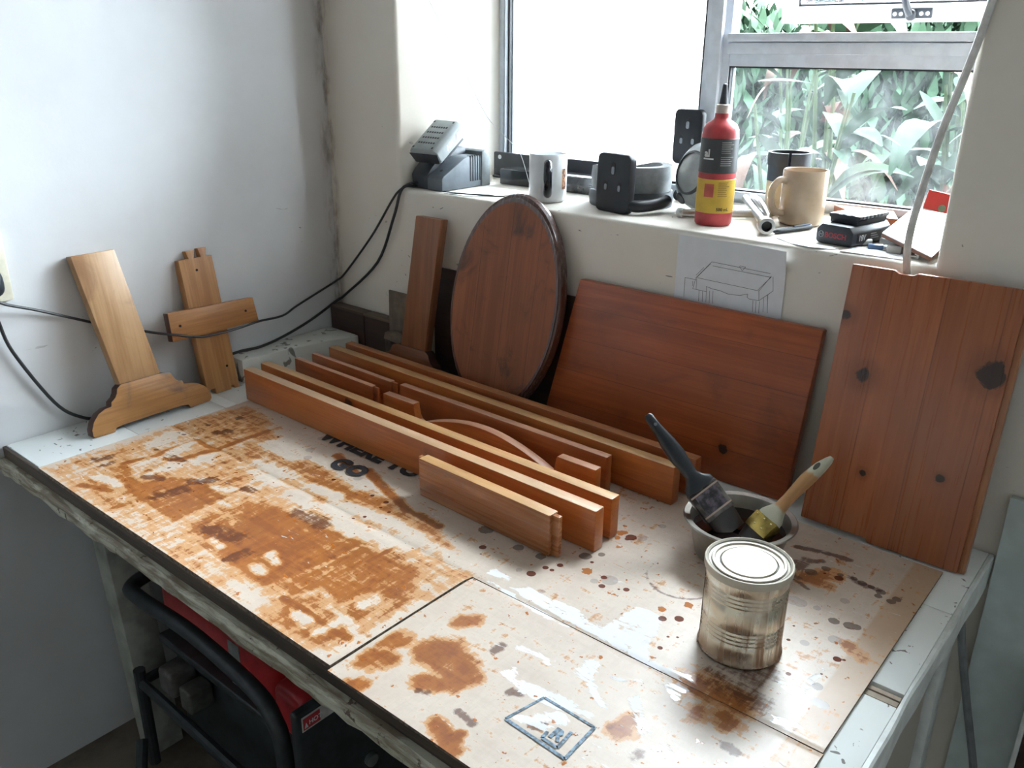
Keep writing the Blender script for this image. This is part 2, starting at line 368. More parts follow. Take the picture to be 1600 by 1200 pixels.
plant(-.15, 3.05, 1.75, 44, 'farthest leafy plant at the end of the boundary wall', (4, 2, 1, 2, 2), 31)
hd = G(); R = random.Random(4)
hx = [-3.6+.2*i for i in range(33)]; v = []; f = []
for i, x in enumerate(hx):
    for j in range(8): v.append((x, 4.05+.10*math.sin(x*7+j*1.9)+.1*R.random(), j*.235+(.05*math.sin(x*6) if j == 7 else 0)))
for i in range(32):
    for j in range(7): f.append((i*8+j, i*8+8+j, i*8+9+j, i*8+j+1))
hd.add(v, f)
for k in range(15000):
    x = R.uniform(-3.6, 2.8); y = R.uniform(3.62, 4.1); z = R.uniform(0, 1.62+.14*math.sin(x*5))
    s_ = R.uniform(.04, .11); mt = Matrix.Translation((x, y, z)) @ Matrix.Rotation(R.uniform(0, 6.3), 4, 'Z') @ Matrix.Rotation(R.uniform(-1, 1.2), 4, 'X')
    hd.add([(-.35*s_, 0, 0), (0, 0, -s_), (.35*s_, 0, 0), (0, .1*s_, s_)], [(0, 1, 2, 3)], mt)
o = hd.obj('hedge', lg, smooth=False); o['kind'] = 'stuff'; tag(o, 'dense dark green hedge far behind the garden plants outside', 'hedge')
# ------------------------------------------------------------ bench
H = .730; BT = .735
wp, nt, b = new('chipped_white_paint'); v = coords(nt)
n = noise(nt, v, 55, 3, .5, 1.2); n2 = noise(nt, coords(nt, (1, 1.6, 1), (0, 0, .4)), 26, 2, .4, .8); n3 = noise(nt, v, 4, 4)
col = mixc(nt, ramp(nt, n3, .35, .7), (.74, .76, .74, 1), (.80, .82, .81, 1))
sp_ = mathn(nt, 'MAXIMUM', ramp(nt, n, .665, .685), ramp(nt, n2, .705, .715))
col = mixc(nt, mathn(nt, 'MULTIPLY', sp_, .85), col, (.10, .075, .06, 1))
nt.links.new(col, b.inputs['Base Color']); b.inputs['Roughness'].default_value = .4; bump(nt, b, sp_, -.2, .001)
cream, nt, b = new('dirty_cream_paint'); v = coords(nt, (1, 1, 1)); n = noise(nt, coords(nt, (2, 12, 12)), 6, 6, .65, .5); n2 = noise(nt, v, 45, 4, .7)
col = mixc(nt, ramp(nt, n, .4, .62), (.20, .16, .11, 1), (.50, .49, .39, 1)); col = mixc(nt, ramp(nt, n2, .60, .66), col, (.10, .06, .04, 1))
nt.links.new(col, b.inputs['Base Color']); b.inputs['Roughness'].default_value = .55; bump(nt, b, n2, .3, .002)
dk = wood('dirty_plank_edge', (.10, .07, .045, 1), (.035, .022, .015, 1), 'x', .7, coat=0)
legm = plain('worn_leg_paint', (.40, .41, .36, 1), .6, 0, .2, scale=14)
brn = wood('dark_brown_board', (.055, .024, .016, 1), (.025, .012, .01, 1), 'x', .5)
bench = thing('workbench', 'white painted wooden workbench with chipped edges, standing in the corner under the window', 'workbench')
def plank(y0, y1): G().box(.002, 1.483, y0, y1, H-.022, H).obj('plank', wp, bench, .0012)
plank(-.795, -.612); plank(-.611, -.4285); plank(-.401, -.201); plank(-.200, -.003)
G().box(.90, 1.480, -.4275, -.402, H-.022, H-.014).obj('gap_bottom', brn, bench)
G().box(.90, 1.482, -.4265, -.4175, H-.012, H-.001).box(.90, 1.482, -.4145, -.4075, H-.012, H-.001).obj('gap_strip', plain('bare_wood_strip', (.42, .34, .26, 1), .7), bench)
G().box(.002, .90, -.4284, -.4011, H-.022, H).obj('plank_filler', wp, bench)
G().box(.002, 1.484, -.802, -.7955, H-.024, H-.001).obj('plank_edge', dk, bench, .001)
tr = []
R = random.Random(2)
pts = [(-.812, .683), (-.816, .687), (-.816, .702), (-.811, .7075), (-.800, .7075), (-.795, .7075), (-.795, .683)]
v = []; f = []; nx = 60
for i in range(nx+1):
    x = .002+1.484*i/nx; j = R.uniform(-.0015, .0015); jz = R.uniform(-.004, .002)
    for (yy, zz) in pts: v.append((x, yy+j, zz+(jz if zz < .69 else 0)))
for i in range(nx):
    for k in range(7): f.append((i*7+k, i*7+(k+1) % 7, i*7+7+(k+1) % 7, i*7+7+k))
f += [tuple(range(7))[::-1], tuple(nx*7+k for k in range(7))]
G().add(v, f).obj('front_rail', cream, bench)
wf = []; v = []; f = []; ny = 40
for i in range(ny+1):
    y = -.81+.807*i/ny; zb = .680+.007*math.sin(y*17)+.004*math.sin(y*41); xo = 1.4895+.0010*math.sin(y*23+1)+.0005*math.sin(y*51)
    v += [(1.4834, y, zb), (xo, y, zb), (xo+.001, y, H-.003), (xo-.0015, y, H-.0002), (1.4834, y, H-.0002)]
for i in range(ny):
    for k in range(5): f.append((i*5+k, i*5+5+k, i*5+5+(k+1) % 5, i*5+(k+1) % 5))
f += [tuple(range(5)), tuple(ny*5+k for k in range(5))[::-1]]
edge_w = plain('white_edge_paint', (.72, .75, .73, 1), .5, 0, .10, scale=25)
G().add(v, f).obj('side_rail', edge_w, bench)
def leg(top, bot, w_, d_, m=legm):
    v = []
    for (x, y, z) in (bot, top): v += [(x, y, z), (x+w_, y, z), (x+w_, y+d_, z), (x, y+d_, z)]
    G().add(v, [(0, 3, 2, 1), (4, 5, 6, 7), (0, 1, 5, 4), (1, 2, 6, 5), (2, 3, 7, 6), (3, 0, 4, 7)]).obj('leg', m, bench, .003)
leg((.012, -.69, .672), (.088, -.69, .0), .055, .07); leg((1.36, -.75, .672), (1.34, -.73, 0), .055, .07)
leg((.05, -.12, .672), (.07, -.12, 0), .055, .07); leg((1.452, -.075, .672), (1.452, -.075, 0), .016, .045, edge_w)
G().box(.10, 1.40, -.74, -.70, .60, .672).obj('under_rail', dk, bench, .002)
G().box(.13, .155, -.60, -.12, .06, .60).obj('side_board', wood('red_brown_board', (.09, .03, .018, 1), (.04, .014, .01, 1), 'z', .6), bench, .002)
# ------------------------------------------------------------ stained carton spread over the bench
ST = {"P":[["s",0.3,[[0.1659,-0.8035],[0.181,-0.5233],[0.9478,-0.5496],[0.9489,-0.8035]]],["s",0.62,[[0.2498,-0.7075],[0.2667,-0.6928],[0.3381,-0.7098],[0.3556,-0.6806],[0.3745,-0.657],[0.4254,-0.6338],[0.4563,-0.6477],[0.4993,-0.6431],[0.5072,-0.7516],[0.4484,-0.7498],[0.4032,-0.752],[0.3646,-0.7536]]],["s",0.42,[[0.2703,-0.7824],[0.2479,-0.7092],[0.2667,-0.6928],[0.4314,-0.7645],[0.3923,-0.7984],[0.3565,-0.7925]]],["s",0.72,[[0.593,-0.6892],[0.5674,-0.6191],[0.6235,-0.6112],[0.6831,-0.6112],[0.7489,-0.5912],[0.7959,-0.5919],[0.7767,-0.6027],[0.7647,-0.722],[0.7541,-0.7613],[0.6705,-0.7615],[0.611,-0.7575],[0.573,-0.7313]]],["s",0.6,[[0.7733,-0.5998],[0.8145,-0.593],[0.8778,-0.5932],[0.9206,-0.6226],[0.9287,-0.6771],[0.8831,-0.6696],[0.8607,-0.7032],[0.8774,-0.7303],[0.8222,-0.7124],[0.8054,-0.7366],[0.7979,-0.762],[0.7679,-0.7244]]],["s",0.48,[[0.7979,-0.762],[0.8054,-0.7366],[0.8222,-0.7124],[0.8774,-0.7303],[0.8607,-0.7032],[0.9046,-0.6887],[0.9186,-0.7386],[0.9305,-0.7615],[0.9321,-0.7997],[0.9032,-0.8011],[0.8255,-0.8015]]],["s",0.55,[[0.5228,-0.7439],[0.5226,-0.6609],[0.5533,-0.6091],[0.6773,-0.6968],[0.6708,-0.7526],[0.6061,-0.7583]]],["s",0.52,[[0.3906,-0.4937],[0.4653,-0.4953],[0.4785,-0.4756],[0.5619,-0.4817],[0.6319,-0.4939],[0.6743,-0.4781],[0.7395,-0.4884],[0.8145,-0.4921],[0.8986,-0.527],[0.8664,-0.5222],[0.7516,-0.5159],[0.6604,-0.5308],[0.5493,-0.5299],[0.4887,-0.5224],[0.4237,-0.5234]]],["s",0.45,[[0.3092,-0.4938],[0.3227,-0.4353],[0.3764,-0.4533],[0.3831,-0.4916],[0.4237,-0.5234],[0.3985,-0.5535]]],["s",0.4,[[0.1505,-0.5623],[0.1815,-0.3988],[0.2772,-0.414],[0.3217,-0.4487],[0.3146,-0.5409]]],["f",1,[[0.9581,-0.5344],[0.9604,-0.5165],[0.9929,-0.52],[0.9946,-0.5288]]],["f",1,[[1.0061,-0.5391],[1.0287,-0.522],[1.0933,-0.5215],[1.1505,-0.5305],[1.1603,-0.4592],[1.1906,-0.4607],[1.2077,-0.4813],[1.2169,-0.5234],[1.2297,-0.5479],[1.2834,-0.5357],[1.2881,-0.548],[1.2329,-0.5567],[1.1698,-0.5518],[1.0774,-0.5491]]],["f",0.8,[[0.9715,-0.5461],[1.0229,-0.5491],[1.0847,-0.5518],[1.155,-0.5583],[1.1462,-0.5596],[1.0826,-0.5626],[1.0299,-0.5574]]],["f",0.9,[[1.1045,-0.6789],[1.1156,-0.6604],[1.137,-0.6686],[1.171,-0.6651],[1.2089,-0.6613],[1.2323,-0.6611],[1.2326,-0.6725],[1.1813,-0.689],[1.15,-0.6914]]],["f",0.9,[[1.1696,-0.6185],[1.1731,-0.5881],[1.1877,-0.5848],[1.1983,-0.616],[1.2353,-0.6467],[1.2321,-0.6534],[1.1955,-0.6314]]],["f",0.9,[[1.1955,-0.5963],[1.2187,-0.5985],[1.2426,-0.578],[1.2443,-0.5809],[1.2171,-0.6042]]],["f",0.9,[[1.2597,-0.572],[1.275,-0.5546],[1.2932,-0.5603],[1.2909,-0.5911]]],["f",0.9,[[1.2448,-0.6184],[1.253,-0.6031],[1.2944,-0.6459],[1.2865,-0.6564]]],["f",0.9,[[1.3016,-0.6616],[1.3125,-0.6486],[1.3344,-0.6546],[1.3326,-0.6788],[1.3231,-0.6779]]],["f",0.9,[[1.0901,-0.626],[1.1247,-0.6202],[1.1439,-0.6224],[1.1429,-0.6324],[1.1198,-0.6291],[1.0948,-0.6317]]],["f",0.9,[[1.3809,-0.5377],[1.4075,-0.5379],[1.4121,-0.5489],[1.3891,-0.5461]]],["f",0.9,[[1.1603,-0.7305],[1.2031,-0.6822],[1.2232,-0.6882],[1.2048,-0.719],[1.1837,-0.7258]]],["f",0.9,[[1.289,-0.683],[1.3117,-0.6967],[1.3072,-0.7005]]],["f",0.7,[[1.3791,-0.5374],[1.4039,-0.5287],[1.4198,-0.5333],[1.4022,-0.5454]]]],"L":[["s",0.75,0.009,[[0.3138,-0.6214],[0.3201,-0.5444],[0.3217,-0.4487]]],["s",0.75,0.009,[[0.2727,-0.6801],[0.2619,-0.6195],[0.2599,-0.5636]]],["s",0.75,0.009,[[0.2538,-0.6965],[0.2603,-0.6681]]],["s",0.75,0.009,[[0.2562,-0.5583],[0.3003,-0.5617],[0.323,-0.5581],[0.3138,-0.6214]]],["s",0.75,0.009,[[0.2908,-0.6414],[0.319,-0.6245]]],["s",0.75,0.009,[[0.3102,-0.6844],[0.3538,-0.6822]]],["s",0.75,0.009,[[0.2772,-0.7832],[0.3327,-0.7618]]],["s",0.75,0.009,[[0.2938,-0.7273],[0.3805,-0.7399]]],["s",0.8,0.01,[[0.5919,-0.4325],[0.6817,-0.4647],[0.7341,-0.48]]],["s",0.8,0.01,[[0.7413,-0.4868],[0.7734,-0.4845],[0.818,-0.489]]],["s",0.8,0.01,[[0.585,-0.4539],[0.5046,-0.4281]]],["s",0.85,0.006,[[0.814,-0.6264],[0.8144,-0.5891],[0.8179,-0.553]]],["s",0.8,0.008,[[0.7966,-0.7585],[0.8374,-0.7557],[0.8834,-0.756]]],["s",0.8,0.008,[[0.8942,-0.7595],[0.9272,-0.7562]]],["b",0.8,0.02,[[0.6499,-0.6041],[0.6843,-0.6048]]],["b",0.8,0.016,[[0.624,-0.6078],[0.6519,-0.6086]]],["b",0.8,0.012,[[0.4955,-0.6125],[0.5076,-0.609]]],["b",0.75,0.022,[[0.4096,-0.721],[0.417,-0.6819]]],["b",0.75,0.016,[[0.4046,-0.6588],[0.4254,-0.6338]]],["b",0.75,0.012,[[0.4956,-0.6135],[0.5089,-0.6087]]],["b",0.75,0.02,[[0.5639,-0.7251],[0.5946,-0.7151],[0.6215,-0.7081]]],["b",0.75,0.012,[[0.3268,-0.6986],[0.3586,-0.6849]]],["b",0.75,0.014,[[0.6597,-0.7524],[0.6653,-0.7276]]],["b",0.75,0.014,[[0.2049,-0.724],[0.2088,-0.7052]]],["b",0.75,0.01,[[0.2346,-0.7282],[0.2349,-0.713]]],["b",0.75,0.014,[[0.2576,-0.5137],[0.2681,-0.4956]]],["b",0.75,0.016,[[0.2839,-0.632],[0.3171,-0.6262]]],["p",1,0.016,[[0.4187,-0.5359],[0.5135,-0.5313]]],["p",1,0.014,[[0.56,-0.535],[0.6247,-0.528]]],["p",1,0.022,[[0.569,-0.5696],[0.6187,-0.5802]]],["p",1,0.022,[[0.6425,-0.5595],[0.6817,-0.564]]],["p",1,0.014,[[0.6911,-0.5808],[0.7401,-0.5919]]],["p",1,0.012,[[0.6736,-0.5325],[0.7584,-0.5285]]],["p",1,0.026,[[0.7506,-0.5711],[0.8125,-0.5632]]],["p",1,0.01,[[0.6929,-0.7048],[0.7145,-0.7124]]],["p",1,0.012,[[0.7097,-0.742],[0.7225,-0.7409]]],["p",1,0.022,[[0.3706,-0.4762],[0.4397,-0.4763]]],["p",1,0.016,[[0.455,-0.5671],[0.5198,-0.57]]],["p",1,0.014,[[0.6727,-0.5718],[0.7505,-0.577]]],["p",1,0.016,[[0.8021,-0.5778],[0.8142,-0.5618]]],["p",0.9,0.008,[[0.5975,-0.7372],[0.623,-0.7414]]],["p",0.9,0.009,[[0.8395,-0.7674],[0.857,-0.7656]]],["p",0.9,0.008,[[0.8856,-0.7753],[0.8915,-0.7315]]],["p",0.9,0.01,[[0.8887,-0.7024],[0.8924,-0.6806]]],["p",0.9,0.01,[[0.8982,-0.7345],[0.9186,-0.7386]]],["p",0.9,0.011,[[0.7046,-0.7374],[0.7249,-0.7409]]],["p",0.9,0.01,[[0.6974,-0.711],[0.7199,-0.7134]]],["p",0.9,0.012,[[0.9248,-0.8059],[0.9397,-0.7815],[0.9462,-0.7232],[0.9408,-0.6483]]],["p",0.9,0.03,[[0.7344,-0.7881],[0.7705,-0.795]]],["p",0.85,0.012,[[0.2743,-0.6862],[0.2717,-0.6581]]],["p",0.85,0.014,[[0.3278,-0.6835],[0.3322,-0.6432]]],["p",0.85,0.02,[[0.3395,-0.6143],[0.3392,-0.5915]]],["p",0.85,0.03,[[0.2196,-0.6156],[0.2082,-0.5744]]],["p",0.85,0.014,[[0.2733,-0.6176],[0.2653,-0.5756]]],["p",0.85,0.008,[[0.4572,-0.6402],[0.4821,-0.6319]]],["p",0.85,0.012,[[0.2682,-0.7496],[0.3239,-0.7426]]],["p",0.85,0.006,[[0.4035,-0.6528],[0.4254,-0.6338]]],["s",0.72,0.024,[[0.9769,-0.7621],[0.9869,-0.7487]]],["s",0.72,0.022,[[0.9681,-0.7251],[0.9736,-0.7101]]],["s",0.72,0.034,[[1.021,-0.7048],[1.0503,-0.7039],[1.0764,-0.7142]]],["s",0.72,0.02,[[1.0519,-0.7489],[1.0648,-0.7422]]],["s",0.72,0.014,[[0.9914,-0.8052],[0.9983,-0.7992]]],["s",0.72,0.014,[[1.1112,-0.7861],[1.1341,-0.7973],[1.1471,-0.8046]]],["s",0.72,0.016,[[1.0062,-0.6395],[1.0169,-0.6247]]],["s",0.72,0.03,[[1.0238,-0.6974],[1.0331,-0.6894]]],["s",0.72,0.008,[[1.1395,-0.7813],[1.1422,-0.7904]]],["b",0.9,0.006,[[1.1152,-0.7587],[1.1393,-0.7621]]],["b",0.9,0.005,[[1.0575,-0.7639],[1.0685,-0.7588]]],["b",0.9,0.008,[[1.0775,-0.6513],[1.0781,-0.6407]]],["b",0.9,0.007,[[1.1382,-0.6968],[1.149,-0.6919]]],["b",0.9,0.006,[[1.1907,-0.722],[1.1989,-0.715]]],["b",0.55,0.03,[[1.3107,-0.5239],[1.3385,-0.5214],[1.3619,-0.5262]]],["b",0.55,0.028,[[1.3009,-0.5192],[1.3474,-0.4793]]],["b",0.55,0.02,[[1.3297,-0.5033],[1.346,-0.5022]]],["s",0.55,0.03,[[1.2903,-0.5414],[1.3435,-0.546]]],["s",0.55,0.014,[[1.3166,-0.585],[1.3225,-0.5916]]],["s",0.55,0.02,[[1.3419,-0.5751],[1.3507,-0.579]]],["s",0.55,0.02,[[1.2661,-0.6664],[1.2693,-0.6525]]],["b",0.9,0.008,[[1.3641,-0.6099],[1.374,-0.612]]],["b",0.7,0.01,[[1.2979,-0.6858],[1.301,-0.6796]]],["s",0.55,0.02,[[1.3045,-0.2518],[1.3296,-0.2201]]],["s",0.55,0.014,[[1.3093,-0.2527],[1.33,-0.2496]]],["s",0.55,0.012,[[1.403,-0.3623],[1.4258,-0.3735]]],["b",0.9,0.006,[[1.2635,-0.1806],[1.2946,-0.1705],[1.3341,-0.1664]]],["b",0.9,0.007,[[1.2779,-0.2204],[1.3042,-0.195]]],["b",0.9,0.01,[[1.2856,-0.2057],[1.2869,-0.2311]]],["b",0.9,0.008,[[1.2849,-0.2587],[1.2946,-0.2603]]],["b",0.9,0.003,[[1.3025,-0.2685],[1.3165,-0.2759]]],["b",0.9,0.006,[[1.3523,-0.2106],[1.3675,-0.2173],[1.392,-0.2156]]],["f",0.7,0.006,[[1.3912,-0.4814],[1.3948,-0.426]]],["f",0.7,0.012,[[1.3723,-0.4806],[1.3897,-0.4777]]]],"D":[["d",1.317,-0.2104,0.0062],["d",1.3379,-0.2129,0.0044],["d",1.3685,-0.214,0.0064],["d",1.3562,-0.2097,0.0048],["d",1.3814,-0.215,0.0047],["d",1.3951,-0.2186,0.0068],["d",1.3959,-0.2303,0.0052],["d",1.4137,-0.2321,0.0062],["d",1.4175,-0.2219,0.0059],["d",1.3711,-0.3241,0.0071],["d",1.3899,-0.3207,0.0076],["d",1.3978,-0.3181,0.006],["d",1.4027,-0.458,0.0065],["d",1.412,-0.4836,0.0074],["d",1.4192,-0.4839,0.0067],["d",1.3033,-0.2325,0.0088],["d",1.4762,-0.0703,0.0067],["g",1.313,-0.3142,0.0104],["g",1.3214,-0.3139,0.0094],["g",1.3434,-0.3108,0.0051],["g",1.386,-0.361,0.0082],["g",1.3657,-0.2711,0.0063],["g",1.3597,-0.3916,0.0058],["r",1.368,-0.4597,0.0033],["r",1.3394,-0.2227,0.0061],["r",1.3419,-0.399,0.0027],["r",1.3198,-0.2234,0.002],["r",1.402,-0.3957,0.0049],["r",1.4089,-0.3917,0.0022],["r",1.3355,-0.3675,0.0018],["r",1.3979,-0.434,0.0018],["r",0.9092,-0.4881,0.0052],["r",1.0064,-0.4942,0.0067],["r",1.0894,-0.4357,0.0045],["r",1.0991,-0.4548,0.0048],["r",1.1293,-0.4402,0.0044],["r",1.0241,-0.4507,0.0046],["r",1.0123,-0.469,0.0045],["r",1.0229,-0.4679,0.0036],["r",1.2003,-0.4649,0.0056],["r",1.2171,-0.4513,0.0062],["r",1.2283,-0.5177,0.0035],["r",1.0608,-0.3212,0.0083],["r",1.0588,-0.3291,0.0039],["r",1.0544,-0.4147,0.0028],["r",0.9317,-0.4871,0.0014],["r",0.9196,-0.5032,0.0016],["r",1.1209,-0.446,0.002],["r",1.2249,-0.4928,0.002],["r",1.2345,-0.4858,0.002],["o",1.0618,-0.437,0.0082],["o",1.19,-0.4476,0.0055],["o",1.2103,-0.4162,0.0064],["o",1.0412,-0.3198,0.0073],["o",1.0466,-0.3366,0.0063],["o",1.0345,-0.3005,0.0049],["g",1.0991,-0.4361,0.0116],["g",0.9878,-0.4981,0.0045],["g",1.0842,-0.4515,0.0057],["g",1.0441,-0.5186,0.0048],["g",1.0749,-0.3121,0.0073],["g",1.0794,-0.2616,0.006],["d",1.0384,-0.4079,0.0093],["d",0.9891,-0.4505,0.0081],["d",0.8803,-0.4467,0.0122],["d",0.9494,-0.4534,0.0083],["d",1.0535,-0.3892,0.0056],["g",0.4495,-0.4466,0.0083],["g",0.472,-0.469,0.0076],["g",0.6011,-0.4626,0.0078],["g",0.7075,-0.4616,0.0045],["g",0.6648,-0.4863,0.0045],["g",0.4264,-0.4005,0.0085],["r",0.5734,-0.4927,0.0039],["r",0.7076,-0.5064,0.0029],["r",0.7285,-0.5076,0.0029],["r",0.7105,-0.5422,0.0033],["r",0.7025,-0.5585,0.0028],["r",0.9094,-0.4878,0.0054],["r",0.7009,-0.489,0.0044],["r",0.3597,-0.4515,0.0026],["r",0.6668,-0.488,0.0034],["b",0.2264,-0.4489,0.0091],["b",0.2099,-0.5056,0.0061],["b",0.2435,-0.6316,0.0047],["b",0.3088,-0.6296,0.0061],["b",0.2174,-0.562,0.0054],["b",0.2033,-0.5656,0.0049],["b",0.3279,-0.6543,0.0035]]}
def field(X, Y):
    s = np.zeros_like(X); bq = np.zeros_like(X); fl = np.zeros_like(X); dr = np.zeros_like(X); rd = np.zeros_like(X); pl = np.zeros_like(X); pg = np.zeros_like(X); og = np.zeros_like(X)
    def seg(ax, ay, bx, by):
        dx, dy = bx-ax, by-ay; t = np.clip(((X-ax)*dx+(Y-ay)*dy)/(dx*dx+dy*dy+1e-12), 0, 1)
        return np.hypot(X-ax-t*dx, Y-ay-t*dy)
    for k, val, pts in ST['P']:
        d = np.full_like(X, 9.); ins = np.zeros(X.shape, bool); n = len(pts)
        for i in range(n):
            (ax, ay), (bx, by) = pts[i], pts[(i+1) % n]; d = np.minimum(d, seg(ax, ay, bx, by))
            with np.errstate(divide='ignore', invalid='ignore'):
                ins ^= ((ay > Y) != (by > Y)) & (X < (bx-ax)*(Y-ay)/(by-ay+1e-12)+ax)
        sd = np.where(ins, d, -d); wv = .004 if k == 'f' else .010
        q = val*np.clip(.5+sd/wv/2, 0, 1)
        if k == 's': s = np.maximum(s, q)
        else: fl = np.maximum(fl, q)
    for k, val, wd, pts in ST['L']:
        d = np.full_like(X, 9.)
        for i in range(len(pts)-1): d = np.minimum(d, seg(*pts[i], *pts[i+1]))
        q = val*np.clip(1-(d-wd*.4)/(wd*.6+.003), 0, 1)
        if k == 's': s = np.maximum(s, q)
        elif k == 'b': bq = np.maximum(bq, q)
        elif k == 'f': fl = np.maximum(fl, q)
        else: pl = np.maximum(pl, q)
    for k, x, y, r in ST['D']:
        q = np.clip(1.5-np.hypot(X-x, Y-y)/r, 0, 1)
        if k == 'd': dr = np.maximum(dr, q)
        elif k == 'r': rd = np.maximum(rd, q)
        elif k == 'b': bq = np.maximum(bq, q*.9)
        elif k == 'o': og = np.maximum(og, q)
        else: pg = np.maximum(pg, q)
    rr = np.hypot(X-1.174, Y+.365); an = np.arctan2(Y+.365, X-1.174)
    ringq = np.clip(1-np.abs(rr-.050)/.0045, 0, 1)*(.62+.30*np.sin(an*1.0+2.2)); bq = np.maximum(bq, ringq*.95)
    return dict(stain=s*(1-pl), brown=bq, film=fl, drop=dr, red=rd, pale=pg, amber=og, tape=np.clip((X-1.406)/.004, 0, 1))
cm, nt, b = new('stained_cardboard')
def at(nm): return N(nt, 'ShaderNodeAttribute', attribute_name=nm).outputs['Fac']
v = coords(nt); nA = noise(nt, coords(nt, (9, 80, 1)), 1, 7, .68, .6); nB = noise(nt, coords(nt, (80, 11, 1)), 1, 7, .68, .6); nC = noise(nt, v, 70, 6, .7); nD = noise(nt, v, 9, 4, .6)
nn = mathn(nt, 'DIVIDE', mathn(nt, 'ADD', mathn(nt, 'ADD', nA, nB), nC), 3.0)
jit = mathn(nt, 'SUBTRACT', nn, .5); fj = mathn(nt, 'SUBTRACT', nC, .5)
card = mixc(nt, ramp(nt, nn, .35, .65), (.51, .41, .33, 1), (.60, .51, .43, 1)); card = mixc(nt, mathn(nt, 'MULTIPLY', ramp(nt, nD, .45, .7), .35), card, (.44, .33, .26, 1))
card = mixc(nt, mathn(nt, 'MULTIPLY', at('tape'), .7), card, (.42, .27, .16, 1))
se = mathn(nt, 'ADD', at('stain'), mathn(nt, 'MULTIPLY', jit, 3.2))
wash = ramp(nt, se, .10, .28); mid = ramp(nt, se, .36, .54); deep = ramp(nt, se, .60, .88)
col = mixc(nt, mathn(nt, 'MULTIPLY', wash, .85), card, (.50, .235, .075, 1))
col = mixc(nt, mathn(nt, 'MULTIPLY', mid, .92), col, mixc(nt, nD, (.19, .052, .007, 1), (.40, .125, .018, 1)))
col = mixc(nt, mathn(nt, 'MULTIPLY', deep, .6), col, (.20, .055, .018, 1))
be = mathn(nt, 'ADD', at('brown'), mathn(nt, 'MULTIPLY', jit, 4.6)); bm_ = ramp(nt, be, .28, .80)
col = mixc(nt, mathn(nt, 'MULTIPLY', bm_, .8), col, (.085, .020, .008, 1))
fe = mathn(nt, 'ADD', mathn(nt, 'MULTIPLY', at('film'), .82), mathn(nt, 'MULTIPLY', mathn(nt, 'SUBTRACT', noise(nt, coords(nt, (26, 80, 1), (0, 0, -.25)), 1, 7, .7, .8), .5), 3.0)); fm_ = ramp(nt, fe, .45, .55)
col = mixc(nt, mathn(nt, 'MULTIPLY', fm_, .8), col, (.80, .80, .82, 1))
pe = ramp(nt, mathn(nt, 'ADD', at('pale'), mathn(nt, 'MULTIPLY', fj, .3)), .42, .52); col = mixc(nt, mathn(nt, 'MULTIPLY', pe, .5), col, (.25, .20, .19, 1))
de = ramp(nt, mathn(nt, 'ADD', at('drop'), mathn(nt, 'MULTIPLY', fj, .9)), .45, .55); col = mixc(nt, mathn(nt, 'MULTIPLY', de, .7), col, (.10, .07, .065, 1))
oe = ramp(nt, mathn(nt, 'ADD', at('amber'), mathn(nt, 'MULTIPLY', mathn(nt, 'SUBTRACT', noise(nt, v, 75, 3), .5), 2.6)), .46, .52); col = mixc(nt, mathn(nt, 'MULTIPLY', oe, .9), col, (.42, .13, .025, 1))
re_ = ramp(nt, mathn(nt, 'ADD', at('red'), mathn(nt, 'MULTIPLY', fj, .5)), .46, .53); col = mixc(nt, mathn(nt, 'MULTIPLY', re_, .92), col, (.13, .028, .015, 1))
speck = ramp(nt, noise(nt, v, 260, 2, .5), .755, .775); col = mixc(nt, mathn(nt, 'MULTIPLY', speck, .6), col, (.16, .08, .05, 1))
nt.links.new(col, b.inputs['Base Color'])
wet = mathn(nt, 'MAXIMUM', mathn(nt, 'MAXIMUM', re_, mathn(nt, 'MULTIPLY', de, .6)), mathn(nt, 'MAXIMUM', mathn(nt, 'MULTIPLY', fm_, .9), oe))
rgh = mathn(nt, 'SUBTRACT', mathn(nt, 'SUBTRACT', .40, mathn(nt, 'MULTIPLY', mid, .10)), mathn(nt, 'MULTIPLY', wet, .29), True)
nt.links.new(rgh, b.inputs['Roughness'])
hh = mathn(nt, 'ADD', mathn(nt, 'ADD', mathn(nt, 'MULTIPLY', nC, .35), mathn(nt, 'MULTIPLY', fm_, .5)), mathn(nt, 'MULTIPLY', mathn(nt, 'MAXIMUM', re_, oe), 1.0)); bump(nt, b, hh, .35, .0012)
edge_c = plain('corrugated_edge', (.20, .14, .10, 1), .8, 0, .3, scale=200)
carton = thing('flattened_carton', 'flattened brown cardboard carton smeared with orange wood stain, spread over the workbench top', 'cardboard', (0, 0, 0))
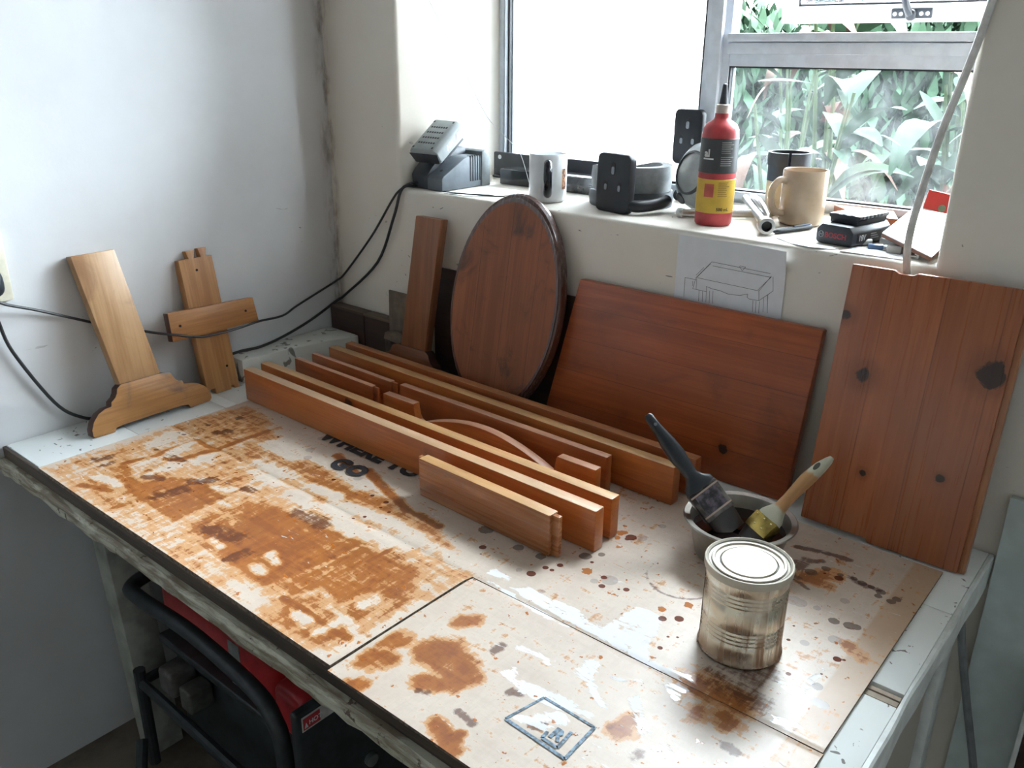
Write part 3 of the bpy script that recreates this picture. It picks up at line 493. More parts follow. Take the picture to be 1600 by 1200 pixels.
def panel(name, x0, x1, y0, y1, zb, zt, step=.0017, warp=None):
    nx, ny = int((x1-x0)/step)+1, int((y1-y0)/step)+1
    xs, ys = np.linspace(x0, x1, nx), np.linspace(y0, y1, ny); X, Y = np.meshgrid(xs, ys)
    Zt = np.full_like(X, zt)+(warp(X, Y) if warp else 0)
    top = np.stack([X, Y, Zt], -1).reshape(-1, 3)
    idx = np.arange(nx*ny).reshape(ny, nx)
    F = np.stack([idx[:-1, :-1], idx[:-1, 1:], idx[1:, 1:], idx[1:, :-1]], -1).reshape(-1, 4)
    me = bpy.data.meshes.new(name); me.from_pydata([tuple(p) for p in top], [], [tuple(q) for q in F.tolist()])
    for nm, arr in field(X, Y).items():
        a = me.attributes.new(nm, 'FLOAT', 'POINT'); a.data.foreach_set('value', arr.ravel().astype(np.float32))
    me.polygons.foreach_set('use_smooth', [True]*len(me.polygons))
    me.materials.append(cm); o = bpy.data.objects.new(name, me); C.objects.link(o); o.parent = carton
    # board thickness under the printed face
    ed = G(); bx = [(i, 0) for i in range(0, nx, 8)]+[(nx-1, 0)]+[(nx-1, j) for j in range(8, ny, 8)]+[(nx-1, ny-1)]+[(i, ny-1) for i in range(nx-9, 0, -8)]+[(0, ny-1)]+[(0, j) for j in range(ny-9, 0, -8)]
    m_ = len(bx); vv = [(xs[i], ys[j], float(Zt[j, i])-.0003) for i, j in bx]+[(xs[i], ys[j], zb) for i, j in bx]
    ed.add(vv, [(k, m_+k, m_+(k+1) % m_, (k+1) % m_) for k in range(m_)]+[tuple(range(m_, 2*m_))]).obj('cut_edge', edge_c, o, smooth=False)
    return o
dip = lambda X, Y: -.0012*np.exp(-((Y+.553)/.004)**2)+.0006*np.sin(X*14)*np.sin(Y*17)
panel('main_panel', .160, 1.446, -.553, -.109, H+.0005, BT, warp=dip)
panel('flap', .160, .949, -.803, -.5535, H+.0005, BT+.003, warp=lambda X, Y: -.003*np.exp(-((Y+.553)/.012)**2)+.0008*np.sin(X*11+1))
panel('flap', .9505, 1.447, -.808, -.5535, H+.0005, BT-.0005, warp=lambda X, Y: -.0015*np.exp(-((Y+.553)/.006)**2)+.0005*np.sin(X*25)*np.sin(Y*21))
ink = plain('black_print', (.02, .022, .03, 1), .6)
def flat(x, y, z, a=0): return Matrix.Translation((x, y, z)) @ Matrix.Rotation(a, 4, 'Z')
text('lettering', 'GO', .047, ink, carton, flat(.524, -.464, BT+.0014, .03) @ Matrix.Diagonal((1.0, 1, 1, 1)), bold=.0034, space=1.16, shear=-.1)
text('lettering', 'WHERE TO', .047, ink, carton, flat(.420, -.402, BT+.0014, 0) @ Matrix.Diagonal((1.0, 1, 1, 1)), bold=.0034, space=1.08, shear=-.1)
blue = plain('blue_stamp_ink', (.22, .32, .42, 1), .6, 0, .35, scale=220)
st = G(); zz = BT+.0006
def bar(x0, y0, x1, y1, w_):
    d = Vector((x1-x0, y1-y0, 0)).normalized(); p = Vector((-d.y, d.x, 0))*w_/2; a = Vector((x0, y0, zz)); c_ = Vector((x1, y1, zz))
    st.add([a-p, c_-p, c_+p, a+p], [(0, 1, 2, 3)])
for q in ((1.162, -.733, 1.246, -.737, .004), (1.246, -.737, 1.244, -.680, .004), (1.244, -.680, 1.174, -.679, .003), (1.174, -.679, 1.162, -.733, .003), (1.210, -.729, 1.231, -.730, .004), (1.231, -.730, 1.229, -.702, .004), (1.210, -.729, 1.209, -.718, .004)): bar(*q)
st.obj('stamp', blue, carton, smooth=False)
text('stamp', 'R', .022, blue, carton, flat(1.213, -.722, zz, .0), bold=.0012)
# ------------------------------------------------------------ stained boards standing on edge
orange_l, orange_d = (.50, .15, .030, 1), (.36, .088, .015, 1)
red_l, red_d = (.42, .115, .028, 1), (.29, .066, .016, 1)
wA = wood('orange_stained_pine', orange_l, orange_d, 'x', .34, knots=((.545, .0, .035, .012),), coat=.4)
wB = wood('orange_stained_pine_knot', orange_l, orange_d, 'x', .34, knots=((.285, .0, .05, .014),), coat=.4)
wO = wood('orange_stained_pine_clear', orange_l, orange_d, 'x', .34, coat=.4)
wR = wood('red_stained_pine', red_l, red_d, 'x', .36, coat=.3)
BG = 'stained boards on edge on the cardboard'
BH = .0675
def board(label, x0, yl, x1, yr, t, m, tongue_r=0, tongue_l=0, h=BH, edge=None):
    L_ = math.hypot(x1-x0, yr-yl); a = math.atan2(yr-yl, x1-x0)
    o_ = thing('stained_board', label, 'board', (x0, yl, BT+.001), (0, 0, a), BG)
    bo = G().box(tongue_l, L_-tongue_r, 0, t, 0, h).obj('board', m, o_, .0016)
    if edge:      # upward faces use the paler edge wood
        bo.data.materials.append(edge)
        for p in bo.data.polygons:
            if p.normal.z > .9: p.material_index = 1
    for tl, xa, xb in ((tongue_r, L_-tongue_r-.002, L_), (tongue_l, 0, tongue_l+.002)):
        if tl: G().box(xa, xb, t*.34, t*.74, 0, h-.0015).obj('tongue', m, o_, .001)
    return o_
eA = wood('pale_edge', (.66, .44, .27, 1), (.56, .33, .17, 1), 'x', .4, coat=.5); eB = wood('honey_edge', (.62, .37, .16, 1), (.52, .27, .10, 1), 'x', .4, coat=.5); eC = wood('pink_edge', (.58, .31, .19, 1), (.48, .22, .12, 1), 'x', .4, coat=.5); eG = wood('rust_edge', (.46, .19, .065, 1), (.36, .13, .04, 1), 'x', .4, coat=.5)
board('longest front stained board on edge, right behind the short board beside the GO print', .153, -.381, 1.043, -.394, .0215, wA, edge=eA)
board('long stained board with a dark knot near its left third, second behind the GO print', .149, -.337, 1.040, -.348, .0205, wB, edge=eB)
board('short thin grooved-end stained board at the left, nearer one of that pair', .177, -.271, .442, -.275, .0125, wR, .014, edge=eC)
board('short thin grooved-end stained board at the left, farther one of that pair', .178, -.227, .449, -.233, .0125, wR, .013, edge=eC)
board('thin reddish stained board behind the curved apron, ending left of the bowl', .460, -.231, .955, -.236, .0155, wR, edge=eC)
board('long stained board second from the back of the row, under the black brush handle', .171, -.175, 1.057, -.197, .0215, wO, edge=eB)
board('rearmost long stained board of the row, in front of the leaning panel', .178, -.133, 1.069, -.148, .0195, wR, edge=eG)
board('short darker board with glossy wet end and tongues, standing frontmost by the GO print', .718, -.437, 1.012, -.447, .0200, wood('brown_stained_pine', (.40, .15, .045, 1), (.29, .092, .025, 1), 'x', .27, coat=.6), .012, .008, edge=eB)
# table apron with shaped top edge
ap = thing('curved_apron', 'curved table apron with arched edge and square end blocks between the long boards', 'apron', (.471, -.284, BT+.001))
pr = [(0, 0), (.495, 0), (.495, BH-.001), (.419, BH-.001), (.417, .062), (.414, .046), (.410, .036), (.402, .033)]
for k in range(1, 24):
    t = k/24; pr.append((.402-.302*t, .033+.0345*math.sin(pi*t)**.9))
pr += [(.100, .033), (.092, .036), (.087, .044), (.084, .058), (.083, BH), (0, BH)]
apb = G().prism(pr, 0, .0165).obj('board', wood('orange_apron', orange_l, orange_d, 'x', .36, knots=((.262, 0, .030, .010),)), ap, .0012)
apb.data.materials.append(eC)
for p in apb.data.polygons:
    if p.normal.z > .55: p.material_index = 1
# ------------------------------------------------------------ T-shaped legs and the cross-lap piece on the left wall
pale_l, pale_d = (.50, .27, .10, 1), (.36, .155, .05, 1)
FOOT = [(0, .004), (.003, 0), (.042, -.001), (.046, .006), (.060, .008), (.125, .009), (.186, .009), (.198, .007), (.202, 0), (.246, .001), (.252, .006), (.252, .018), (.245, .032), (.233, .042), (.220, .048), (.200, .052), (.198, .059), (.190, .060), (.184, .066), (.178, .080), (.160, .085), (.075, .085), (.066, .079), (.063, .070), (.058, .063), (.049, .057), (.047, .049), (.034, .048), (.020, .042), (.008, .030), (.001, .016)]
edge_dark = wood('dark_sawn_edge', (.085, .03, .018, 1), (.05, .018, .012, 1), 'x', .5, coat=.1)
def t_leg(label, mat4, flip, tilt, pw, ph, fm_, pm_, group=None, th=.022):
    t = thing('trestle_leg', label, 'table leg', mat=mat4)
    fp = [(.252-x if flip else x, z) for x, z in FOOT]
    ft = G().prism(fp, 0, .024).obj('foot', fm_, t, .0012, ang=40)
    ft.data.materials.append(edge_dark)          # profile edge faces use the darker wood
    for p in ft.data.polygons:
        if abs(p.normal.y) < .6: p.material_index = 1
    c_ = .117 if not flip else .135
    pp = [(c_-pw/2, .080), (c_+pw/2, .080), (c_+pw/2+tilt, ph), (c_-pw/2+tilt, ph)]
    G().prism(pp, .003, .003+th).obj('post', pm_, t, .002)
    return t
m1 = plane_frame((.098, -.677, H+.001), (-.01, 1, 0), (-.211, -.002, .978))
t_leg('pale stained T-shaped leg with scrolled foot leaning on the left wall', m1, False, -.028, .084, .337,
      wood('pale_foot', (.46, .22, .07, 1), (.32, .13, .04, 1), 'x', .42, (.10, .065, .055, 1), .75, coat=.1), wood('pale_post', (.50, .30, .15, 1), (.38, .20, .085, 1), 'z', .42, (.22, .10, .045, 1), .6, coat=.1, grain=.5))
m2 = plane_frame((.205, -.093, H+.001), (1, .0, 0), (0, .12, .987))
t_leg('darker T-shaped leg leaning on the back wall left of the oval board', m2, True, .024, .074, .368,
      wood('brown_foot', (.25, .085, .03, 1), (.15, .045, .018, 1), 'x', .45, coat=.1), wood('brown_post', (.28, .105, .042, 1), (.19, .066, .025, 1), 'z', .45, coat=.1))
m3 = plane_frame((.079, -.374, H+.003), (0, 1, 0), (-.178, 0, .984))
cx = thing('cross_lap_piece', 'small cross-shaped stained wood joint with notched top leaning on the left wall', 'wood joint', mat=m3)
cm1 = wood('pale_cross_upright', (.48, .24, .085, 1), (.36, .15, .05, 1), 'z', .42, coat=.1, grain=.6); cm2 = wood('pale_cross_arm', (.46, .21, .07, 1), (.34, .14, .045, 1), 'x', .42, coat=.1, grain=.6)
up = [(-.043, .012), (-.024, .012), (-.024, 0), (.012, 0), (.014, .008), (.020, .008), (.022, 0), (.033, 0), (.033, .288), (.020, .288), (.024, .306), (.004, .306), (.008, .288), (-.008, .288), (-.004, .304), (-.024, .304), (-.020, .288), (-.043, .288)]
G().prism(up, .012, .033).obj('upright', cm1, cx, .001)
ca_ = G().prism([(-.099, .131), (.105, .131), (.101, .184), (-.097, .190)], .0, .020).obj('cross_arm', cm2, cx, .0015)
ca_.data.materials.append(edge_dark)
for p in ca_.data.polygons:
    if abs(p.normal.x) > .8: p.material_index = 1
hole = plain('dark_hole', (.012, .008, .006, 1), .8)
for (hx, hz, hy) in ((-.008, .263, .0115), (-.077, .160, -.0005), (.077, .159, -.0005), (.013, .052, .0115)):
    G().lathe([(.0026, 0), (.0026, .001)], 12, Matrix.Translation((hx, hy, hz)) @ Matrix.Rotation(pi/2, 4, 'X')).obj('screw_hole', hole, cx)
# ------------------------------------------------------------ things leaning on the back wall
ov = thing('oval_tabletop', 'dark stained oval tabletop with rounded edge leaning against the window sill', 'tabletop', mat=plane_frame((.577, -.098, H+.002), (1, .0, 0), (0, .172, .985)))
n_ = 72; sec = [(.92, 0.0), (.955, 0), (.960, .002), (.985, .004), (1, .012), (.995, .020), (.985, .024), (.92, .024)]
v = []; f = []
tl = math.radians(-4)
def ovp(s, k): 
    a = 2*pi*k/n_; x, z = .140*s*math.cos(a), .2205*s*math.sin(a)
    return (x*math.cos(tl)-z*math.sin(tl)*.6, z+.2205)
for s, y in sec:
    for k in range(n_): p = ovp(s, k); v.append((p[0], y, p[1]))
for i in range(len(sec)-1):
    for k in range(n_): k2 = (k+1) % n_; f.append((i*n_+k, i*n_+n_+k, i*n_+n_+k2, i*n_+k2))
f.append(tuple(range(n_))); f.append(tuple((len(sec)-1)*n_+k for k in range(n_))[::-1])
rim_m = wood('dark_rim', (.10, .035, .022, 1), (.055, .02, .014, 1), 'z', .25, coat=.6)
wOv = wood('dark_stained_oval', (.37, .115, .042, 1), (.23, .066, .024, 1), 'z', .5, (.035, .02, .018, 1), .8, coat=.0, planks=(0, .072, .5), spot=5)
oo = G().add(v, f).obj('board', wOv, ov, ang=25)
oo.data.materials.append(rim_m)
for p in oo.data.polygons:
    if len(p.vertices) == 4: p.material_index = 1
p1m = plane_frame((.682, -.058, H+.001), (1, 0, 0), (0, .112, .994))
p1 = thing('side_panel', 'wide reddish brown stained panel leaning under the table drawing', 'wood panel', mat=p1m)
pp = [(0, 0), (.506, 0), (.518, .292), (.057, .296)]
G().prism(pp, 0, .019).obj('board', wood('red_brown_panel', (.42, .095, .022, 1), (.28, .054, .012, 1), 'x', .36, (.06, .018, .01, 1), .35, planks=(2, .062, .5), knots=((.385, 0, .058, .009),), coat=.15), p1, .0025)
p2 = thing('knotty_panel', 'tall knotty reddish pine panel with rebated edge leaning at the right bench end', 'wood panel', mat=plane_frame((1.231, -.099, H+.003), (1, 0, 0), (0, .160, .987)))
kn = ((.006, 0, .331, .009), (.050, .006, .247, .014), (.210, 0, .288, .019), (.078, 0, .104, .006), (.181, 0, .127, .006))
wk = wood('knotty_pine', (.45, .145, .055, 1), (.35, .10, .036, 1), 'z', .30, knots=kn, coat=.35, spot=4, planks=(0, .077, .02))
notch = [(0, .006), (.10, .006), (.104, .0), (.231, 0), (.231, .405), (.092, .405), (.086, .401), (.066, .401), (.060, .405), (0, .405)]
G().prism(notch, 0, .014).obj('board', wk, p2, .002)
G().box(.231-.002, .2395, .004, .019, .0, .405).box(.0, .231, .014, .020, .012, .400).obj('rebated_edge', wood('edge_pine', (.42, .17, .06, 1), (.30, .10, .03, 1), 'z', .3, coat=.4), p2, .0015)
# dark boards and scraps along the wall
db = thing('dark_board', 'low dark brown board with ledge lying along the back wall in the corner', 'board', (.125, -.034, H+.0005))
G().box(0, .145, .004, .031, 0, .104).obj('board', brn, db, .0015); G().box(0, .145, .0, .031, .1045, .110).obj('ledge', wood('grey_ledge', (.16, .11, .08, 1), (.09, .06, .04, 1), 'x', .7, coat=0), db, .001)
db2 = thing('dark_board', 'taller dark brown board standing behind the oval tabletop', 'board', (.335, -.0068, H+.0005))
G().box(0, .398, .0, .006, 0, .252).obj('board', brn, db2, .0015)
sb = wood('dark_board_left', (.055, .024, .016, 1), (.025, .012, .01, 1), 'x', .5)
d3 = thing('dark_board', 'short dark block between the white foam block and the back wall corner', 'board', (.004, -.034, H+.0005))
G().box(0, .119, .002, .031, 0, .104).obj('board', sb, d3, .0015); G().box(0, .119, .0, .031, .1045, .110).obj('ledge', wood('grey_ledge_left', (.16, .11, .08, 1), (.09, .06, .04, 1), 'x', .7, coat=0), d3, .001)
gc = plain('grey_brown_cardboard', (.19, .145, .11, 1), .85, 0, .12)
cs = thing('cardboard_scrap', 'grey brown cardboard strip standing behind the darker T-shaped leg', 'cardboard', (.225, -.0440, H+.001), (-.03, 0, 0))
G().box(0, .085, 0, .004, 0, .185).obj('sheet', gc, cs)
cb = thing('corrugated_scrap', 'torn corrugated cardboard offcut at the foot of the darker T-shaped leg', 'cardboard', (.262, -.0575, H+.001), (0, 0, .25))
g = G(); 
for k in range(16): g.box(-.030+k*.004, -.0282+k*.004, .002, .008, 0, .075-.001*k)
g.obj('fluting', plain('grey_fluting', (.17, .14, .12, 1), .9), cb, smooth=False)
G().prism([(-.032, 0), (.034, 0), (.034, .085), (.010, .098), (-.028, .094), (-.032, .070)], .008, .0095).obj('liner', gc, cb)
G().prism([(-.032, .078), (.034, .068), (.034, .085), (.010, .098), (-.028, .094)], .0005, .002).obj('liner', gc, cb)
# foam block
fo, nt, b = new('pitted_white_foam'); v = coords(nt); n = noise(nt, coords(nt, (1, .8, .5)), 40, 3, .5, .8)
pit = ramp(nt, n, .60, .64); nt.links.new(mixc(nt, mathn(nt, 'MULTIPLY', pit, .8), (.60, .60, .56, 1), (.12, .10, .08, 1)), b.inputs['Base Color']); b.inputs['Roughness'].default_value = .8; bump(nt, b, pit, -.8, .004)
fb = thing('foam_block', 'pitted white foam block lying along the left wall behind the boards', 'foam block', (.003, -.326, H+.001))
G().prism([(0, 0), (.060, 0), (.068, .10), (.085, .20), (.112, .275), (.108, .288), (0, .288)], 0, .055, 'z').obj('block', fo, fb, .004)
# ------------------------------------------------------------ tin, bowl and brushes
tn, nt, b = new('stained_tinplate'); v = coords(nt); n = noise(nt, coords(nt, (1, 1, .06)), 60, 5, .6, .3); n2 = noise(nt, v, 16, 4)
sp = nt.nodes.new('ShaderNodeSeparateXYZ'); nt.links.new(v, sp.inputs[0])
run = mathn(nt, 'MULTIPLY', ramp(nt, n, .48, .62), ramp(nt, n2, .35, .6)); low = ramp(nt, mathn(nt, 'ADD', sp.outputs[2], mathn(nt, 'MULTIPLY', n2, .03)), .048, .018)
col = mixc(nt, ramp(nt, n2, .3, .7), (.62, .54, .42, 1), (.70, .66, .56, 1)); col = mixc(nt, mathn(nt, 'MULTIPLY', run, .8), col, (.26, .115, .04, 1)); col = mixc(nt, mathn(nt, 'MULTIPLY', low, .75), col, (.16, .08, .04, 1))
nt.links.new(col, b.inputs['Base Color']); b.inputs['Metallic'].default_value = .85
nt.links.new(mathn(nt, 'ADD', mathn(nt, 'MULTIPLY', run, .25), .27), b.inputs['Roughness'])
lidm = plain('cream_tin_lid', (.50, .45, .37, 1), .5, .25, .06, scale=14)
tin = thing('paint_tin', 'ribbed metal tin with pale lid and brown drips standing on the cardboard', 'tin', (1.299, -.448, BT+.0012), (0, 0, .4))
pr = [(.046, .0015), (.0485, 0), (.0505, .0005), (.0512, .003), (.0495, .005), (.0492, .020)]
for z0 in (.028, .078):
    for k in range(4): zz = z0+k*.0055; pr += [(.0492, zz), (.0478, zz+.0018), (.0478, zz+.0032), (.0492, zz+.005)]
    pr += [(.0492, z0+.030)]
pr += [(.0492, .112)]
G().lathe(pr, 64).obj('body', tn, tin, ang=40)
a = -1.95; G().box(-.0012, .0012, -.0004, .0006, .006, .112, Matrix.Rotation(a+.55, 4, 'Z') @ Matrix.Translation((0, -.0493, 0))).obj('seam', plain('dark_seam', (.20, .13, .07, 1), .4, .7), tin)
G().lathe([(.0490, .110), (.0512, .1105), (.0522, .113), (.0522, .1185), (.0515, .1205), (.0500, .1210), (.0485, .1200), (.0470, .1180), (.0440, .1170), (.0430, .1195), (.0405, .1195), (.0395, .1172), (.0345, .1172), (.0338, .1150), (.0324, .1150), (.0318, .1182), (.0, .1186)], 64).obj('lid', lidm, tin, ang=30)
gv = plain('lid_groove', (.05, .04, .03, 1), .6)
for r_, z_ in ((.0331, .1153), (.0436, .1174), (.0478, .1186)): G().lathe([(r_-.0006, z_), (r_+.0006, z_), (r_+.0006, z_+.0006), (r_-.0006, z_+.0006)], 56, closed=True).obj('groove', gv, tin)
steel = plain('dull_steel', (.36, .33, .29, 1), .36, .9, .12, scale=20)
bowl = thing('steel_bowl', 'steel bowl of dark wood stain holding two brushes, behind the tin', 'bowl', (1.2015, -.259, BT+.0012))
G().lathe([(.0, .0), (.056, 0), (.060, .003), (.066, .030), (.0705, .050), (.0725, .055), (.079, .0575), (.0805, .0592), (.079, .0605), (.071, .0590), (.0685, .0555), (.064, .030), (.058, .0045), (.0, .004)], 64).obj('bowl', steel, bowl, ang=40)
liq = plain('dark_stain_liquid', (.012, .006, .006, 1), .06, 0, .1)
G().lathe([(.0, .006), (.0575, .006), (.0655, .040), (.0, .040)], 48).obj('stain', liq, bowl, ang=30)
def brush(name, label, tip, head, up_hint, hw, parts):
    """local x = along the brush from bristle end to handle tip, z = face normal"""
    T, Hh = Vector(tip), Vector(head); x = (T-Hh).normalized(); z = Vector(up_hint); z = (z-x*z.dot(x)).normalized(); y = z.cross(x)
    mt = Matrix(((x.x, y.x, z.x, Hh.x), (x.y, y.y, z.y, Hh.y), (x.z, y.z, z.z, Hh.z), (0, 0, 0, 1)))
    return thing(name, label, 'brush', mat=mt), (T-Hh).length
def loft(secs, seg=20):
    """superelliptic sections (x, half width y, half thickness z, offset y)"""
    v = []; f = []
    for (x, a, c_, oy) in secs:
        for k in range(seg):
            t = 2*pi*k/seg; cs_, sn = math.cos(t), math.sin(t)
            v.append((x, oy+a*math.copysign(abs(cs_)**.7, cs_), c_*math.copysign(abs(sn)**.7, sn)))
    for i in range(len(secs)-1):
        for k in range(seg): k2 = (k+1) % seg; f.append((i*seg+k, i*seg+k2, (i+1)*seg+k2, (i+1)*seg+k))
    f += [tuple(range(seg))[::-1], tuple((len(secs)-1)*seg+k for k in range(seg))]
    return G().add(v, f)
blk = plain('black_plastic', (.022, .026, .032, 1), .38, 0, .15)
bb, L_ = brush('black_paintbrush', 'black handled paintbrush with steel ferrule resting on the left bowl rim', (1.055, -.290, .925), (1.196, -.268, .775), (.35, -.62, .70), .025, None)
loft([(.0, .021, .005, 0), (.020, .023, .0075, 0), (.034, .0235, .008, 0)]).obj('bristles', plain('wet_bristles', (.02, .012, .01, 1), .35), bb)
G().box(.030, .078, -.0245, .0245, -.0085, .0085).obj('ferrule', plain('tarnished_ferrule', (.16, .14, .13, 1), .3, .85, .3, scale=60), bb, .003)
G().box(.040, .070, -.018, .018, .0086, .0090).obj('sticker', plain('ferrule_label', (.16, .13, .16, 1), .35, .2, .4, scale=90), bb)
for q in (.038, .072): G().box(q-.0012, q+.0012, -.0240, .0240, .0084, .0096).obj('crimp', plain('ferrule_crimp', (.45, .33, .27, 1), .3, .7), bb)
loft([(.076, .0245, .0088, 0), (.084, .0235, .0085, 0), (.092, .015, .008, 0), (.100, .0095, .0078, 0), (.115, .0105, .0085, 0), (.135, .0130, .0090, 0), (.155, .0115, .0085, 0), (.180, .0080, .0070, 0), (L_-.018, .0070, .0058, 0), (L_-.004, .0068, .0045, 0), (L_, .004, .003, 0)]).obj('handle', blk, bb, ang=50)
G().lathe([(.0025, 0), (.0025, .0004)], 12, Matrix.Translation((L_-.018, 0, .0060))).obj('hanging_hole', plain('hole_grey', (.22, .25, .27, 1), .4), bb)
wh, L2 = brush('wooden_paintbrush', 'worn wooden handled paintbrush with brass ferrule resting on the right bowl rim', (1.286, -.172, .888), (1.222, -.278, .770), (-.25, -.72, .64), .022, None)
loft([(.0, .018, .005, 0), (.015, .020, .0075, 0), (.024, .0205, .008, 0)]).obj('bristles', plain('wet_bristles_brown', (.03, .018, .012, 1), .4), wh)
G().box(.020, .048, -.0215, .0215, -.0088, .0088).obj('ferrule', plain('brass_ferrule', (.50, .36, .10, 1), .25, .9, .2, scale=60), wh, .003)
g = G()
for yy in (-.014, 0, .014): g.lathe([(.0016, 0), (.001, .0008)], 8, Matrix.Translation((.043, yy, .0088)))
for yy in (-.007, .007): g.lathe([(.0016, 0), (.001, .0008)], 8, Matrix.Translation((.030, yy, .0088)))
g.obj('rivets', plain('brass_rivet', (.72, .60, .32, 1), .25, .9), wh)
hm, nt, b = new('worn_varnished_handle'); v = coords(nt); n = noise(nt, coords(nt, (8, 40, 40)), 2, 5, .6); sp = nt.nodes.new('ShaderNodeSeparateXYZ'); nt.links.new(v, sp.inputs[0])
endm = mathn(nt, 'MAXIMUM', ramp(nt, mathn(nt, 'ADD', sp.outputs[0], mathn(nt, 'MULTIPLY', n, .01)), .076, .070), ramp(nt, mathn(nt, 'ADD', sp.outputs[0], mathn(nt, 'MULTIPLY', n, .02)), L2-.028, L2-.022))
nt.links.new(mixc(nt, endm, mixc(nt, n, (.30, .13, .045, 1), (.52, .29, .12, 1)), (.44, .42, .32, 1)), b.inputs['Base Color']); b.inputs['Roughness'].default_value = .3
loft([(.047, .0205, .0088, 0), (.054, .0190, .0095, 0), (.063, .0125, .0098, 0), (.070, .0085, .0085, 0), (.085, .0075, .0078, .0005), (.105, .0085, .0082, .001), (.125, .0100, .0085, .001), (L2-.020, .0085, .0070, -.001), (L2-.006, .0055, .005, -.003), (L2, .003, .003, -.0035)]).obj('handle', hm, wh, ang=50)
G().lathe([(.0, 0), (.0045, 0), (.0045, .0005), (0, .0005)], 16, Matrix.Translation((L2-.024, -.0005, .0071)) @ Matrix.Diagonal((1.5, .8, 1, 1))).obj('hanging_hole', plain('hole_dark', (.06, .05, .04, 1), .7), wh)
# ------------------------------------------------------------ cables, socket, paper
cabm = plain('black_cable_sheath', (.022, .023, .026, 1), .45)
sk = thing('wall_socket', 'cream wall socket plate at the left edge of the photo', 'socket', (0, -.795, 1.058))
G().box(.0005, .011, -.062, .062, -.062, .062).obj('plate', plain('cream_plastic', (.66, .62, .50, 1), .4, 0, .08), sk, .004)
G().box(.011, .014, -.02, .0, .025, .04).obj('switch', plain('cream_plastic_switch', (.70, .66, .55, 1), .4), sk, .002)
pg = thing('black_plug', 'black mains plug pushed into the cream socket', 'plug', (.0115, -.773, 1.036))
loft([(.0, .021, .026, 0), (.014, .022, .026, 0), (.028, .018, .022, 0), (.034, .012, .015, 0)]).obj('body', blk, pg, ang=50)
tag(G().tube([(.030, -.775, 1.012), (.026, -.757, .996), (.012, -.698, .969), (.011, -.599, .922), (.012, -.55, .902), (.044, -.500, .886), (.061, -.46, .875), (.061, -.416, .861), (.061, -.367, .858), (.061, -.32, .859), (.060, -.272, .862), (.045, -.20, .856), (.02, -.141, .862), (.009, -.05, .884), (.010, -.012, .897), (.040, -.009, .920), (.141, -.009, 1.021), (.215, -.011, 1.108), (.240, -.008, 1.135), (.255, .015, 1.150), (.275, .045, 1.149)], .0026, 8).obj('power_cable', cabm), 'upper black cable draped across both walls from the plug to the charger', 'cable')
tag(G().tube([(.03, -.785, 1.010), (.012, -.768, .965), (.010, -.754, .903), (.010, -.701, .789), (.012, -.660, .746), (.02, -.62, .736), (.022, -.50, .735), (.018, -.44, .736), (.020, -.40, .745), (.012, -.35, .780), (.030, -.31, .795), (.034, -.26, .794), (.020, -.19, .797), (.010, -.10, .815), (.012, -.017, .848), (.037, -.0105, .866), (.159, -.010, .964), (.222, -.012, 1.075), (.247, -.007, 1.139), (.258, .025, 1.1425), (.285, .06, 1.144)], .0032, 8).obj('power_cable', cabm), 'lower black cable running behind the leaning wood and over the foam block', 'cable')
pm_ = plain('white_paper', (.74, .76, .80, 1), .6, 0, .02)
pa = thing('table_drawing', 'white paper with a line drawing of a small table taped under the sill', 'paper', (.925, -.0012, 1.008))
v = []; f = []; 
for i in range(13):
    for j in range(8):
        x = .196*i/12; z = -.10+.222*j/7; cu = max(0, (x-.13)/.066)*max(0, (z-.06)/.06)
        v.append((x, -.0008-.010*min(cu, 1)**1.5, z))
for i in range(12):
    for j in range(7): f.append((i*8+j, (i+1)*8+j, (i+1)*8+j+1, i*8+j+1))
G().add(v, f).obj('sheet', pm_, pa, ang=180)
lk = plain('pencil_line', (.12, .12, .14, 1), .6); g = G()
def PL(pts, w_=.0007):
    for (x0, z0), (x1, z1) in zip(pts, pts[1:]):
        d = Vector((x1-x0, 0, z1-z0)); 
        if d.length < 1e-5: continue
        d.normalize(); p = Vector((-d.z, 0, d.x))*w_/2; a = Vector((x0, -.0022, z0)); c_ = Vector((x1, -.0022, z1))
        g.add([a-p, c_-p, c_+p, a+p], [(0, 1, 2, 3)])
